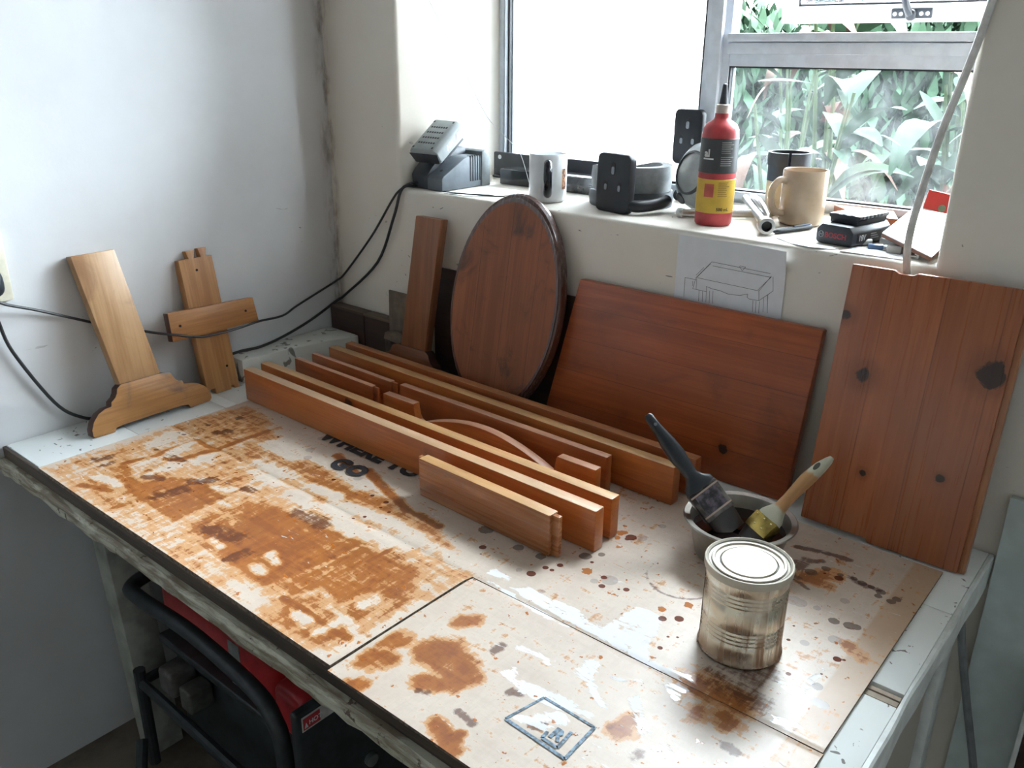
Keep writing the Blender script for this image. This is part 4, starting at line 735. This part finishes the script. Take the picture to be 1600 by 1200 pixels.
for q in [[(0.0664, 0.0849), (0.1749, 0.0816), (0.1546, 0.0504), (0.0401, 0.0537), (0.0664, 0.0849)], [(0.0683, 0.0783), (0.1726, 0.0758)], [(0.0401, 0.0537), (0.0356, 0.0333), (0.0613, 0.0327), (0.0604, 0.0415), (0.0732, 0.0391), (0.0857, 0.0389), (0.1025, 0.0354), (0.1225, 0.0371), (0.1359, 0.0418), (0.1354, 0.0363), (0.1396, 0.0341), (0.1565, 0.0345), (0.1783, 0.0546), (0.1749, 0.0816)], [(0.1546, 0.0504), (0.1565, 0.0345)], [(0.0415, 0.0523), (0.042, 0.0336)], [(0.0189, 0.0501), (0.0198, 0.0165)], [(0.0189, 0.0501), (0.0404, 0.0498)], [(0.0477, 0.0322), (0.0487, 0.0138)], [(0.0545, 0.0326), (0.0555, 0.0139)], [(0.0613, 0.0327), (0.0623, 0.0144)], [(0.0674, 0.0349), (0.0686, 0.0144)], [(0.0735, 0.036), (0.0749, 0.0144)], [(0.1461, 0.033), (0.1472, 0.013)], [(0.1515, 0.0332), (0.1527, 0.0133)], [(0.1574, 0.0336), (0.1586, 0.0137)], [(0.1636, 0.04), (0.1656, 0.0166)], [(0.1701, 0.0464), (0.173, 0.0168)], [(0.0647, 0.0816), (0.0421, 0.0548)], [(0.1725, 0.0765), (0.1525, 0.0515)], [(0.117, 0.086), (0.1273, 0.0854), (0.1218, 0.0786), (0.1163, 0.0852)], [(0.0343, 0.0468), (0.0352, 0.0379)], [(0.0397, 0.0575), (0.053, 0.0732)]]: PL(q)
g.obj('drawing', lk, pa, smooth=False)
# ------------------------------------------------------------ things on the window sill
Z = 1.1385
slate = plain('slate_plastic', (.115, .135, .155, 1), .5, 0, .08); pale_p = plain('pale_grey_plastic', (.33, .36, .36, 1), .5, 0, .06); dkp = plain('charcoal_plastic', (.035, .04, .05, 1), .5, 0, .1)
whp = plain('white_print', (.75, .77, .78, 1), .5)
ch = thing('battery_charger', 'grey power tool battery charger at the left end of the sill', 'charger', (.245, .022, Z))
G().prism([(0, .0), (0, .026), (.006, .032), (.070, .064), (.082, .067), (.124, .067), (.124, .0)], .050, .095, 'x').obj('housing', slate, ch, .003)
G().prism([(.004, .0), (.002, .03), (.012, .042), (.060, .080), (.110, .084), (.124, .082), (.124, .0)], .0, .0495, 'x').obj('cradle', dkp, ch, .003)
G().prism([(.1245, .0), (.1245, .075), (.138, .078), (.152, .062), (.152, .0)], .006, .097, 'x').obj('back_plate', plain('mid_grey_plastic', (.17, .19, .20, 1), .5), ch, .002)
g = G()
for k in range(5): g.box(.0945, .0958, .088+k*.0075, .0905+k*.0075, .014, .064).box(.086, .0958, .088+k*.0075, .0905+k*.0075, .064, .0676)
g.obj('vent_slot', plain('slot_black', (.012, .014, .018, 1), .7), ch, smooth=False)
G().lathe([(.0035, 0), (.0035, .0006)], 14, Matrix.Translation((.072, .022, .0405)) @ Matrix.Rotation(.43, 4, 'X')).obj('screw_hole', plain('slot_black_hole', (.02, .022, .026, 1), .7), ch)
bm4 = Matrix.Translation((.254, .026, Z+.0790)) @ Matrix.Rotation(math.radians(36), 4, 'X')
ba = thing('tool_battery', 'light grey tool battery plugged slanting into the charger', 'battery', mat=bm4)
G().prism([(0, -.012), (.004, -.018), (.080, -.018), (.084, -.012), (.084, .008), (.074, .018), (.010, .018), (0, .008)], -.012, .083, 'y').obj('case', pale_p, ba, .004)
G().prism([(.006, -.018), (.078, -.018), (.084, .006), (.0, .006)], -.0145, -.0125, 'y').obj('end_cap', dkp, ba, .0008)
G().box(.008, .076, .0, .075, -.026, -.0185).obj('slide_rail', dkp, ba, .002)
g = G()
for r in range(4):
    for k in range(7): g.box(.018+k*.0072, .0225+k*.0072, .006+r*.0165, .0105+r*.0165, .0180, .0184)
g.obj('vent_slot', plain('slot_grey', (.05, .055, .06, 1), .7), ba, smooth=False)
g = G()
for (xx, yy) in ((.014, -.006), (.070, -.006), (.014, .075), (.070, .075)): g.lathe([(.0028, .018), (.0028, .0183)], 12, Matrix.Translation((xx, yy, 0)))
g.obj('screw', plain('screw_black', (.015, .015, .018, 1), .4), ba)
side = Matrix(((0, 0, 1, .0843), (-1, 0, 0, .042), (0, -1, 0, .004), (0, 0, 0, 1)))
text('lettering', '18V', .016, whp, ba, side, bold=.0004)
G().prism([(.048, -.008), (.072, -.008), (.072, .006), (.056, .006)], .0842, .0846, 'x').obj('label_patch', plain('pale_patch', (.55, .52, .54, 1), .5), ba, smooth=False)
# long black rail case under the window
rl = thing('black_rail_case', 'long black case with raised flange lying along the window frame', 'case', (.347, .200, Z))
G().box(0, .30, 0, .075, 0, .034).obj('case', plain('black_gloss_plastic', (.02, .021, .024, 1), .22, 0, .1, coat=.4), rl, .003)
G().box(-.095, .385, .088, .097, 0, .058).box(-.09, .385, .076, .0885, 0, .006).obj('flange', dkp, rl, .003)
G().lathe([(.005, 0), (.005, .0008)], 16, Matrix.Translation((-.075, .088, .047)) @ Matrix.Rotation(pi/2, 4, 'X')).obj('hole', plain('hole_light', (.6, .62, .65, 1), .6), rl)
def mug(name, label, x, y, h, r, ang, m, hm_, inner, hr=.0058):
    t = thing(name, label, 'mug', (x, y, Z), (0, 0, ang))
    G().lathe([(0, .0), (r*.80, 0), (r*.92, .002), (r, .008), (r, h-.0015), (r-.0012, h), (r-.0030, h-.001), (r-.0032, .008), (r*.8, .005), (0, .0045)], 48).obj('cup', m, t, ang=40)
    G().tube([(r-.003, 0, h*.80), (r+.012, 0, h*.83), (r+.024, 0, h*.70), (r+.026, 0, h*.50), (r+.018, 0, h*.28), (r-.002, 0, h*.20)], hr, 12).obj('handle', hm_, t)
    return t
cer = plain('white_ceramic', (.72, .74, .76, 1), .18, 0, .03, coat=.3)
mg = mug('white_mug', 'white mug with dark handle and small brown picture, left of centre on the sill', .573, .086, .093, .0378, -.92, cer, plain('black_handle_glaze', (.012, .013, .02, 1), .15), cer, .0085)
v = []; f = []
for i in range(9):
    a = .82+.36*i/8
    for z in (.026, .066): v.append((.0382*math.cos(a), .0382*math.sin(a), z))
for i in range(8): f.append((i*2, i*2+2, i*2+3, i*2+1))
pm2, nt, b = new('brown_picture'); n = noise(nt, coords(nt), 90, 4, .6, 1); nt.links.new(mixc(nt, ramp(nt, n, .4, .6), (.06, .02, .012, 1), (.52, .25, .13, 1)), b.inputs['Base Color'])
G().add(v, f).obj('picture', pm2, mg, ang=180)
mug('beige_mug', 'beige mug standing in front of the black rimmed cup on the sill', 1.057, .190, .094, .0385, -2.15, plain('beige_ceramic', (.50, .38, .27, 1), .2, 0, .05, coat=.3), plain('beige_handle_glaze', (.50, .38, .27, 1), .2, 0, .05, coat=.3), cer)
cu = thing('black_rimmed_cup', 'cream cup with dark upper band and notched black rim behind the beige mug', 'cup', (.992, .266, Z))
G().lathe([(0, 0), (.033, 0), (.0345, .002), (.036, .062), (.0338, .062), (.032, .004), (0, .004)], 40).obj('body', plain('cream_card', (.60, .47, .30, 1), .5), cu, ang=40)
G().lathe([(.0345, .0622), (.0365, .0622), (.0368, .090), (.0350, .090)], 40, closed=True).obj('band', plain('navy_band', (.02, .028, .045, 1), .4), cu, ang=40)
g = G(); n_ = 40; v = []; f = []
for k in range(n_-1):
    a = -1.15+.07+(2*pi-.14)*k/(n_-2)
    for r, z in ((.0340, .0902), (.0385, .0902), (.0388, .113), (.0345, .113)): v.append((r*math.cos(a), r*math.sin(a), z))
for k in range(n_-2):
    for i in range(4): f.append((k*4+i, k*4+4+i, k*4+4+(i+1) % 4, k*4+(i+1) % 4))
f += [(0, 1, 2, 3), tuple((n_-2)*4+i for i in (3, 2, 1, 0))]
g.add(v, f).obj('rim', dkp, cu, ang=40)
# black brackets with three key holes
brk = plain('black_bracket_plastic', (.014, .016, .022, 1), .42, 0, .1)
slot = plain('slot_lit_grey', (.28, .30, .33, 1), .35, .5)  # pale grey paints the light caught inside the lower part of each slot
def rrect(w_, h, r, n=5):
    p = []
    for cx_, cz, a0 in ((w_-r, h-r, 0), (r, h-r, pi/2), (r, r, pi), (w_-r, r, 1.5*pi)):
        for k in range(n+1): a = a0+pi/2*k/n; p.append((cx_+r*math.cos(a), cz+r*math.sin(a)))
    return p
def bracket(label, loc, rz, tilt, zoff, arm, W_=.066):
    t = thing('slotted_bracket', label, 'bracket', loc, (tilt, 0, rz), 'black slotted brackets on the sill')
    k_ = W_/.066; arm = [(x*k_, y, z) for x, y, z in arm]
    G().prism([(x, z+zoff) for x, z in rrect(W_, .107, .012)], 0, .017).obj('plate', brk, t, .003)
    for sx, sz, sw, sh in ((.033*k_, .080, .010, .023), (.020*k_, .048, .009, .018), (.047*k_, .048, .009, .018)):
        G().prism([(sx-sw/2+x, sz-sh/2+z+zoff) for x, z in rrect(sw, sh, sw*.49)], -.0006, .004).obj('slot', plain('slot_dark', (.006, .006, .008, 1), .4), t)
        G().prism([(sx-sw*.36+x, sz-sh/2+zoff+.001+z) for x, z in rrect(sw*.72, sh*.62, sw*.33)], -.0010, .003).obj('slot_edge', slot, t)
    g = G(); g.tube(arm, .011, 12); g.obj('arm', brk, t)
    return t
bracket('black three-slot bracket standing upright at the front of the sill, left of the glue bottle', (.702, .066, Z), -.20, -.03, 0, [(.055, .010, .018), (.070, .018, .016), (.078, .045, .018), (.080, .075, .022), (.078, .088, .024)], .086)
bracket('black three-slot bracket plate rising against the window mullion behind the grey dome', (.733, .290, Z), -.08, -.0, .070, [(.033, .012, .08), (.036, .012, .045), (.036, -.005, .012), (.034, -.020, .012)])
# foam lined headband and dome
hb = thing('grey_headband', 'grey foam lined curved headband lying behind the front bracket', 'headband', (.717, .168, Z))
def band(r0, r1, z0, z1, a0, a1, m, nm):
    v = []; f = []; n = 40
    for k in range(n+1):
        a = a0+(a1-a0)*k/n; e = .55+.45*min(1, min(k, n-k)/6)
        zc = (z0+z1)/2; hh_ = (z1-z0)/2*e
        for r, z in ((r0, zc-hh_), (r1, zc-hh_), (r1+.002, zc), (r1, zc+hh_), (r0, zc+hh_)): v.append((r*math.cos(a), r*.92*math.sin(a), z))
    for k in range(n):
        for i in range(5): f.append((k*5+i, k*5+5+i, k*5+5+(i+1) % 5, k*5+(i+1) % 5))
    f += [tuple(range(5)), tuple(n*5+i for i in (4, 3, 2, 1, 0))]
    return G().add(v, f).obj(nm, m, hb, ang=50)
band(.060, .079, .030, .078, -2.9, -2.9+4.9, plain('grey_foam', (.26, .27, .28, 1), .8, 0, .12), 'foam')
band(.064, .083, .0, .0295, -3.0, -3.0+5.2, plain('dark_grey_rubber', (.085, .095, .11, 1), .55), 'strap')
dm = thing('grey_dome', 'translucent grey dome shield with black knob behind the glue bottle', 'shield', (.880, .178, Z+.0655))
dm.rotation_euler = Vector((-.34, -.86, .22)).to_track_quat('Z', 'Y').to_euler()
dmm = plain('smoky_plastic', (.42, .46, .47, 1), .22, 0, .08, coat=.3)
G().lathe([(.062, 0), (.0645, .002), (.0635, .016), (.057, .032), (.045, .043), (.028, .050), (.0, .052), (0, .048), (.027, .0465), (.043, .040), (.054, .030), (.060, .014)], 48, closed=True).obj('shell', dmm, dm, ang=40)
G().lathe([(.036, .0478), (.040, .0478), (.040, .0450), (.036, .050)], 40, closed=True).obj('ridge', plain('dark_ridge', (.12, .13, .14, 1), .4), dm)
kb = G().lathe([(.012, 0), (.012, .010), (.010, .012), (0, .012)], 20, Matrix.Translation((-.020, -.042, .030)) @ Matrix.Rotation(.75, 4, 'X') ).obj('knob', blk, dm, ang=40)
# glue bottle
gb = thing('glue_bottle', 'red wood glue bottle with black nozzle at the front of the sill', 'bottle', (.941, .086, Z))
redp = plain('dusty_red_plastic', (.50, .055, .06, 1), .4, 0, .15, scale=30)
G().lathe([(0, .001), (.029, 0), (.0315, .003), (.0320, .020), (.0312, .150), (.0300, .160), (.025, .169), (.014, .176), (.0125, .180), (.0125, .186), (0, .186)], 48).obj('bottle', redp, gb, ang=50)
G().lathe([(.0, .1855), (.0112, .1855), (.0112, .199), (.0095, .2005), (0, .2005)], 28).obj('collar', plain('ivory_cap', (.60, .52, .46, 1), .5), gb, ang=40)
G().lathe([(0, .2), (.0072, .200), (.0042, .228), (.0036, .232), (0, .2335)], 20).obj('nozzle', dkp, gb, ang=50)
G().lathe([(.0317, .0895), (.0324, .090), (.0319, .146), (.0312, .1465)], 48, closed=True).obj('dark_label', plain('label_charcoal', (.055, .058, .062, 1), .45, 0, .08), gb, ang=40)
G().lathe([(.0318, .0225), (.0326, .023), (.0323, .079), (.0316, .0795)], 48, closed=True).obj('yellow_label', plain('label_yellow', (.62, .40, .05, 1), .45, 0, .06), gb, ang=40)
va = math.atan2(-.89, .45)   # azimuth towards the room
greyp = plain('grey_print', (.34, .35, .35, 1), .5)
def wrapbars(rows, a0, r, m, nm, h=.0012):
    g = G()
    for z, da0, da1 in rows:
        n = 6
        for i in range(n):
            a, c_ = a0+da0+(da1-da0)*i/n, a0+da0+(da1-da0)*(i+1)/n
            g.add([(r*math.cos(a), r*math.sin(a), z), (r*math.cos(c_), r*math.sin(c_), z), (r*math.cos(c_), r*math.sin(c_), z+h), (r*math.cos(a), r*math.sin(a), z+h)], [(0, 1, 2, 3)])
    g.obj(nm, m, gb, smooth=False)
R = random.Random(8)
wrapbars([(.140-k*.0034, .02, .60+R.uniform(-.1, .12)) for k in range(12) if k not in (6,)], va+.1, .0326, greyp, 'small_print', .0011)
wrapbars([(.074-k*.0032, .02, .55+R.uniform(-.1, .12)) for k in range(8)], va+.1, .0329, plain('brown_print', (.22, .13, .03, 1), .5), 'small_print', .0010)
wrapbars([(.112, -.85, -.25)], va, .0327, whp, 'underline', .0025)
text('lettering', 'al', .017, whp, gb, Matrix.Translation((0, 0, .117)), bold=.0006, bend=(.0327, va-.80))
text('lettering', '500 mL', .0075, plain('black_ink', (.02, .02, .02, 1), .5), gb, Matrix.Translation((0, 0, .027)), bold=.0001, bend=(.0330, va+.10))
wrapbars([(.050, -.62, -.10)], va, .0328, plain('red_pictogram', (.50, .10, .07, 1), .5), 'pictogram', .022)
# spanners, ratchet
chrome = plain('worn_chrome', (.56, .55, .53, 1), .28, .9, .08, scale=20)
bx = thing('tube_spanner', 'chrome tube spanner pointing at the room beside the glue bottle', 'spanner', (1.057, .050, Z))
d = Vector((-.165, .262, 0)).normalized(); rotm = Matrix.Translation((0, 0, .0145)) @ Matrix(((d.x, -d.y, 0, 0), (d.y, d.x, 0, 0), (0, 0, 1, 0), (0, 0, 0, 1))) @ Matrix.Rotation(pi/2, 4, 'Y')
G().lathe([(.0085, -.001), (.0135, -.001), (.0140, .001), (.0140, .018), (.0125, .026), (.0078, .034), (.0072, .30), (.0, .30), (0, .024), (.0085, .022)], 28, rotm, closed=True).obj('tube', chrome, bx, ang=30)
G().lathe([(0, .010), (.0084, .010), (.0084, .011), (0, .011)], 6, rotm).obj('bore', plain('bore_black', (.01, .01, .01, 1), .5), bx)
sp2 = thing('open_spanner', 'thin chrome spanner lying across the tube spanner behind the glue bottle', 'spanner', (0, 0, 0))
G().tube([(1.035, .118, Z+.006), (1.015, .145, Z+.016), (.975, .200, Z+.026), (.925, .275, Z+.024)], lambda t: .0055+.002*math.sin(pi*t), 10).obj('shank', chrome, sp2)
rt = thing('ratchet_handle', 'short chrome ratchet handle lying behind the glue bottle', 'ratchet', (0, 0, 0))
G().tube([(.868, .098, Z+.0085), (.905, .128, Z+.0085), (.955, .170, Z+.0085), (.975, .188, Z+.0085)], .0075, 12, smooth=0).obj('shaft', chrome, rt)
G().lathe([(.0085, 0), (.0085, .012)], 18, Matrix.Translation((.868, .098, Z+.0090)) @ Matrix.Rotation(pi/2, 4, 'Y') @ Matrix.Translation((0, 0, -.004)) ).obj('end', chrome, rt, .001)
# pen, battery, board scrap, tablet, packet, small parts
pn = thing('black_pen', 'black pen lying in front of the beige mug', 'pen', (0, 0, 0))
G().tube([(1.063, .066, Z+.0048), (1.075, .100, Z+.0048), (1.092, .150, Z+.0048)], lambda t: .0045 if t > .08 else .0018+.03*t, 10, smooth=2).obj('barrel', blk, pn)
G().tube([(1.080, .108, Z+.0098), (1.092, .146, Z+.0098)], .0012, 6, smooth=0).obj('clip', plain('blue_clip', (.10, .14, .22, 1), .4), pn)
b2 = thing('tool_battery', 'flat black tool battery lying at the front of the sill beside the beige mug', 'battery', (1.139, .053, Z+.0005), (0, 0, -.20))
G().prism([(0, .004), (.004, 0), (.060, 0), (.064, .004), (.064, .022), (.056, .031), (.008, .031), (0, .022)], 0, .112, 'y').obj('case', plain('battery_charcoal', (.028, .032, .040, 1), .42, 0, .1), b2, .0025)
G().prism([(.008, .0312), (.056, .0312), (.056, .038), (.059, .040), (.059, .045), (.005, .045), (.005, .040), (.008, .038)], .022, .108, 'y').obj('slide_rail', blk, b2, .0012)
g = G()
for k in range(6): g.box(.0592, .0598, .030+k*.011, .036+k*.011, .0405, .0445)
for k in range(3): g.box(.014+k*.014, .020+k*.014, .0212, .060, .0452, .0458)
g.obj('contact_slot', plain('slot_grey_dark', (.09, .10, .11, 1), .5), b2, smooth=False)
frt = Matrix(((1, 0, 0, .0155), (0, 0, -1, -.0004), (0, 1, 0, .0105), (0, 0, 0, 1)))
redk = plain('red_print', (.45, .03, .04, 1), .5)
text('lettering', 'BOSCH', .0115, redk, b2, frt, bold=.0003)
g = G(); mt = Matrix.Translation((.0092, -.0002, .0142)) @ Matrix.Rotation(pi/2, 4, 'X')
g.lathe([(.0042, 0), (.0050, 0), (.0050, .0004), (.0042, .0004)], 20, mt, closed=True).box(-.0026, -.0018, -.003, .003, 0, .0004, mt).box(.0018, .0026, -.003, .003, 0, .0004, mt).box(-.002, .002, -.0004, .0004, 0, .0004, mt)
g.obj('emblem', greyp, b2, smooth=False)
G().box(.0642, .0645, .012, .080, .006, .021).obj('side_label', plain('label_black', (.012, .012, .014, 1), .4), b2, smooth=False)
text('lettering', '18V', .0125, whp, b2, Matrix(((0, 0, 1, .0648), (1, 0, 0, .016), (0, 1, 0, .009), (0, 0, 0, 1))), bold=.0003)
g = G()
for k in range(3): g.box(.0646, .0649, .050, .074-k*.004, .0095+k*.0035, .0110+k*.0035)
g.obj('small_print', greyp, b2, smooth=False)
wsn = thing('wood_offcut', 'small reddish stained wood offcut lying by the window behind the black battery', 'offcut', (0, 0, Z+.0))
G().prism([(1.068, .316), (1.175, .318), (1.207, .240), (1.160, .236), (1.120, .262)], .004, .020, 'z').obj('block', wR, wsn, .0012)
ts = thing('white_tile', 'white tile with brown edge and dark curved mark propped at the right jamb', 'tile', (0, 0, 0))
A, B_, C_, D_ = (Vector(p) for p in ((1.238, .060, Z+.027), (1.325, .012, Z+.0105), (1.325, .225, Z+.038), (1.226, .245, Z+.040)))
nrm = (B_-A).cross(D_-A).normalized(); th = nrm*-.0065
def slab(a0, a1): return [p+nrm*a0 for p in (A, B_, C_, D_)]+[p+nrm*a1 for p in (A, B_, C_, D_)]
FQ = [(3, 2, 1, 0), (4, 5, 6, 7), (0, 1, 5, 4), (1, 2, 6, 5), (2, 3, 7, 6), (3, 0, 4, 7)]
G().add(slab(-.0065, -.0016), FQ).obj('backing', plain('brown_backing', (.22, .10, .06, 1), .6), ts); G().add(slab(-.0015, 0), FQ).obj('face', plain('white_laminate', (.78, .78, .78, 1), .3, 0, .02), ts)
def tp(u, v_): return A+(B_-A)*u+(D_-A)*v_+nrm*.0011
G().tube([tp(.18, .62), tp(.34, .66), tp(.52, .60), tp(.66, .48)], .0016, 6).obj('mark', plain('mark_black', (.03, .025, .025, 1), .5), ts)
rp = thing('red_packet', 'red and white paper packet standing against the right jamb by the window', 'packet', (1.222, .296, Z+.0005), (-.08, .14, 0))
G().box(0, .095, 0, .006, .034, .066).obj('red_band', plain('red_card', (.60, .045, .035, 1), .5, 0, .05), rp, .0008); G().box(0, .095, 0, .006, .004, .0338).obj('white_band', plain('white_card', (.75, .72, .66, 1), .5, 0, .04), rp, .0008)
G().lathe([(.006, 0), (.006, .0006)], 18, Matrix.Translation((.030, -.0001, .041)) @ Matrix.Rotation(pi/2, 4, 'X')).obj('green_dot', plain('green_dot_print', (.25, .34, .22, 1), .5), rp)
tag(G().tube([(1.192, .068, Z+.0052), (1.215, .088, Z+.0052)], .005, 12, smooth=0).obj('glass_fuse', plain('fuse_glass', (.60, .62, .60, 1), .1, .3)), 'small glass fuse lying at the front corner of the black battery', 'fuse')
ub = thing('blue_memory_stick', 'small blue memory stick in front of the white tile', 'memory stick', (1.222, .054, Z+.0005), (0, 0, .35))
G().box(0, .022, 0, .012, 0, .007).obj('body', plain('blue_plastic', (.08, .16, .32, 1), .3), ub, .0012); G().box(.0222, .033, .001, .011, .001, .006).obj('metal_plug', chrome, ub, .0005)
tag(G().box(1.252, 1.274, .044, .062, Z+.0005, Z+.013).obj('grey_connector', plain('grey_block', (.36, .33, .30, 1), .5), bevel=.0015), 'small grey block under the edge of the white tile', 'connector')
tag(G().box(1.224, 1.246, .098, .114, Z+.0005, Z+.011).box(1.227, 1.243, .0965, .098, Z+.002, Z+.009).obj('metal_clip', chrome, bevel=.001), 'small silver clip between the black battery and the white tile', 'clip')
def screw(label, x, y, a):
    t = thing('wood_screw', label, 'screw', (x, y, Z+.0046), (0, 0, a)); mt = Matrix.Rotation(pi/2, 4, 'Y')
    G().lathe([(.0042, 0), (.0042, .0012), (.0018, .0038), (.0016, .018), (0, .022)], 12, mt).obj('shank', chrome, t)
screw('loose screw at the right front corner of the sill', 1.300, .030, 1.3); screw('loose screw lying nearer the grey block under the white tile', 1.283, .026, .3)
def sheet(name, label, pts, zo, m=pm_): return tag(G().prism(pts, Z+zo, Z+zo+.0007, 'z').obj(name, m), label, 'paper')
sheet('paper_scrap', 'torn white paper scrap in front of the pen and black battery', [(1.080, .040), (1.106, .076), (1.134, .062), (1.140, .036), (1.186, .030), (1.182, .014), (1.150, .006), (1.118, .012)], .0002)
sheet('paper_scrap', 'flat white paper strip in front of the battery charger', [(.355, .012), (.430, .016), (.520, .150), (.480, .165), (.395, .095)], .0002)
sheet('receipt', 'second white paper under the small parts at the sill front', [(1.195, .010), (1.290, .012), (1.285, .050), (1.205, .060)], .0001)
tag(G().tube([(.345, .018, Z+.0022), (.395, .026, Z+.0022), (.46, .040, Z+.0022), (.53, .075, Z+.0022)], .0012, 6).obj('thin_wire', cabm), 'thin black wire lying on the paper in front of the charger', 'wire')
tag(G().tube([(.375, .006, Z+.0016), (.400, .030, Z+.0016), (.440, .050, Z+.0016), (.470, .050, Z+.0016)], .0009, 6).obj('thin_wire', cabm), 'shorter curled black wire beside the paper strip at the sill front', 'wire')
tag(G().tube([(1.345, -.004, 1.49), (1.3365, -.0055, 1.434), (1.328, -.007, 1.390), (1.314, -.012, 1.320), (1.304, -.018, 1.243), (1.299, -.020, 1.180), (1.300, -.012, 1.135), (1.305, -.0062, 1.10), (1.31, -.0062, .95)], .0052, 10).obj('white_cable', plain('grey_white_sheath', (.74, .73, .70, 1), .45)), 'thick pale cable hanging past the right jamb down behind the knotty panel', 'cable')
tag(G().tube([(.235, .10, 1.518), (.325, .10, 1.393), (.396, .10, 1.294), (.455, .10, 1.25), (.490, .10, 1.222), (.52, .10, 1.15)], .0005, 5).obj('white_thread', whp), 'fine white thread hanging in front of the left pane', 'thread')
# ------------------------------------------------------------ under and beside the bench
blkm = plain('black_frame_paint', (.030, .036, .040, 1), .45, 0, .2); redt = plain('red_tank_paint', (.50, .025, .030, 1), .35, 0, .1)
ge = thing('generator', 'red and black portable generator with tube frame under the workbench', 'generator', (.17, -.70, .0))
def rbox(x0, x1, y0, y1, z0, z1, nm, m, bv): return G().box(x0, x1, y0, y1, z0, z1).obj(nm, m, ge, bv, seg=4)
rbox(.03, .40, .045, .42, .335, .475, 'fuel_tank', redt, .035); rbox(.03, .41, .035, .43, .315, .333, 'tank_flange', blkm, .004)
rbox(.04, .50, .06, .42, .08, .31, 'engine_housing', blkm, .012); rbox(.518, .536, .0, .42, .06, .445, 'side_panel', blkm, .006)
rbox(.415, .505, .035, .40, .33, .425, 'red_cover', redt, .02)
G().tube([(.0, .36, .0145), (.0, .36, .30), (.0, .33, .445), (.0, .10, .452), (.005, .015, .446), (.06, .0, .448), (.24, .0, .458), (.42, .0, .440), (.475, .0, .405), (.495, .0, .33), (.495, .0, .0145)], .0145, 12).obj('frame_tube', blkm, ge)
G().tube([(.0, .40, .22), (.0, .0, .22), (.495, .0, .20)], .012, 10, smooth=0).tube([(.0, .0, .0125), (.0, .0, .25)], .012, 10, smooth=0).obj('lower_frame', blkm, ge)
G().box(.5365, .5375, .01, .080, .408, .436).obj('warning_label', plain('white_sticker', (.62, .60, .58, 1), .5), ge, smooth=False)
G().box(.5376, .5380, .012, .045, .411, .433).obj('label_red', plain('red_sticker', (.50, .03, .04, 1), .5), ge, smooth=False)
text('lettering', 'HOT', .012, whp, ge, Matrix(((0, 0, 1, .5384), (1, 0, 0, .0225), (0, 1, 0, .417), (0, 0, 0, 1))), bold=.0003)
G().prism([(.014, .414), (.021, .414), (.0175, .424)], .5381, .5384, 'x').obj('warning_triangle', whp, ge, smooth=False)
G().box(.28, .315, .0435, .0445, .345, .44).obj('grey_tape', plain('grey_tape_patch', (.26, .28, .27, 1), .6), ge, smooth=False)
G().lathe([(0, 0), (.012, 0), (.012, .010), (.006, .012), (0, .012)], 20, Matrix.Translation((.5365, .14, .26)) @ Matrix.Rotation(pi/2, 4, 'Y')).obj('knob', plain('grey_knob', (.20, .22, .22, 1), .4, .6), ge, ang=40)
rbox(.08, .13, .0, .055, .245, .30, 'carburettor', plain('dull_metal', (.18, .17, .16, 1), .5, .5, .2), .008)
rbox(.145, .185, .005, .055, .235, .285, 'air_filter', plain('dull_metal_filter', (.14, .14, .12, 1), .5, .4, .2), .006)
tag(G().tube([(.16, -.80, .0135), (.24, -.90, .0135), (.40, -.95, .0135), (.55, -.92, .0135), (.62, -.82, .0135), (.50, -.76, .0135), (.30, -.78, .05), (.21, -.735, .12)], .012, 10).obj('rubber_hose', blkm), 'black rubber hose coiled on the floor before the generator', 'hose')
gp = plain('grey_green_hardboard', (.62, .70, .69, 1), .6, 0, .10, scale=9)
hbp = thing('hardboard_sheet', 'pale grey green hardboard sheet standing against the back wall right of the bench', 'board', (1.4935, -.0145, .001))
G().box(0, .80, 0, .012, 0, .830).obj('sheet', gp, hbp, .0015)
tag(G().tube([(1.470, -.030, .655), (1.476, -.034, .60), (1.503, -.040, .498), (1.538, -.042, .369), (1.552, -.044, .28), (1.560, -.048, .15), (1.560, -.06, .0065)], .0058, 10).obj('grey_cable', plain('grey_cable_sheath', (.20, .21, .22, 1), .5)), 'dark grey cable hanging behind the right end of the workbench', 'cable')
cbn = thing('dark_board', 'dark brown board with white front edge propped at the lower right of the photo', 'board', (1.579, -.062, .001))
G().box(.0075, .45, .002, .040, .0, .60).obj('board', brn, cbn, .002); G().box(0, .0070, 0, .041, 0, .60).obj('white_edging', edge_w, cbn, .0015)
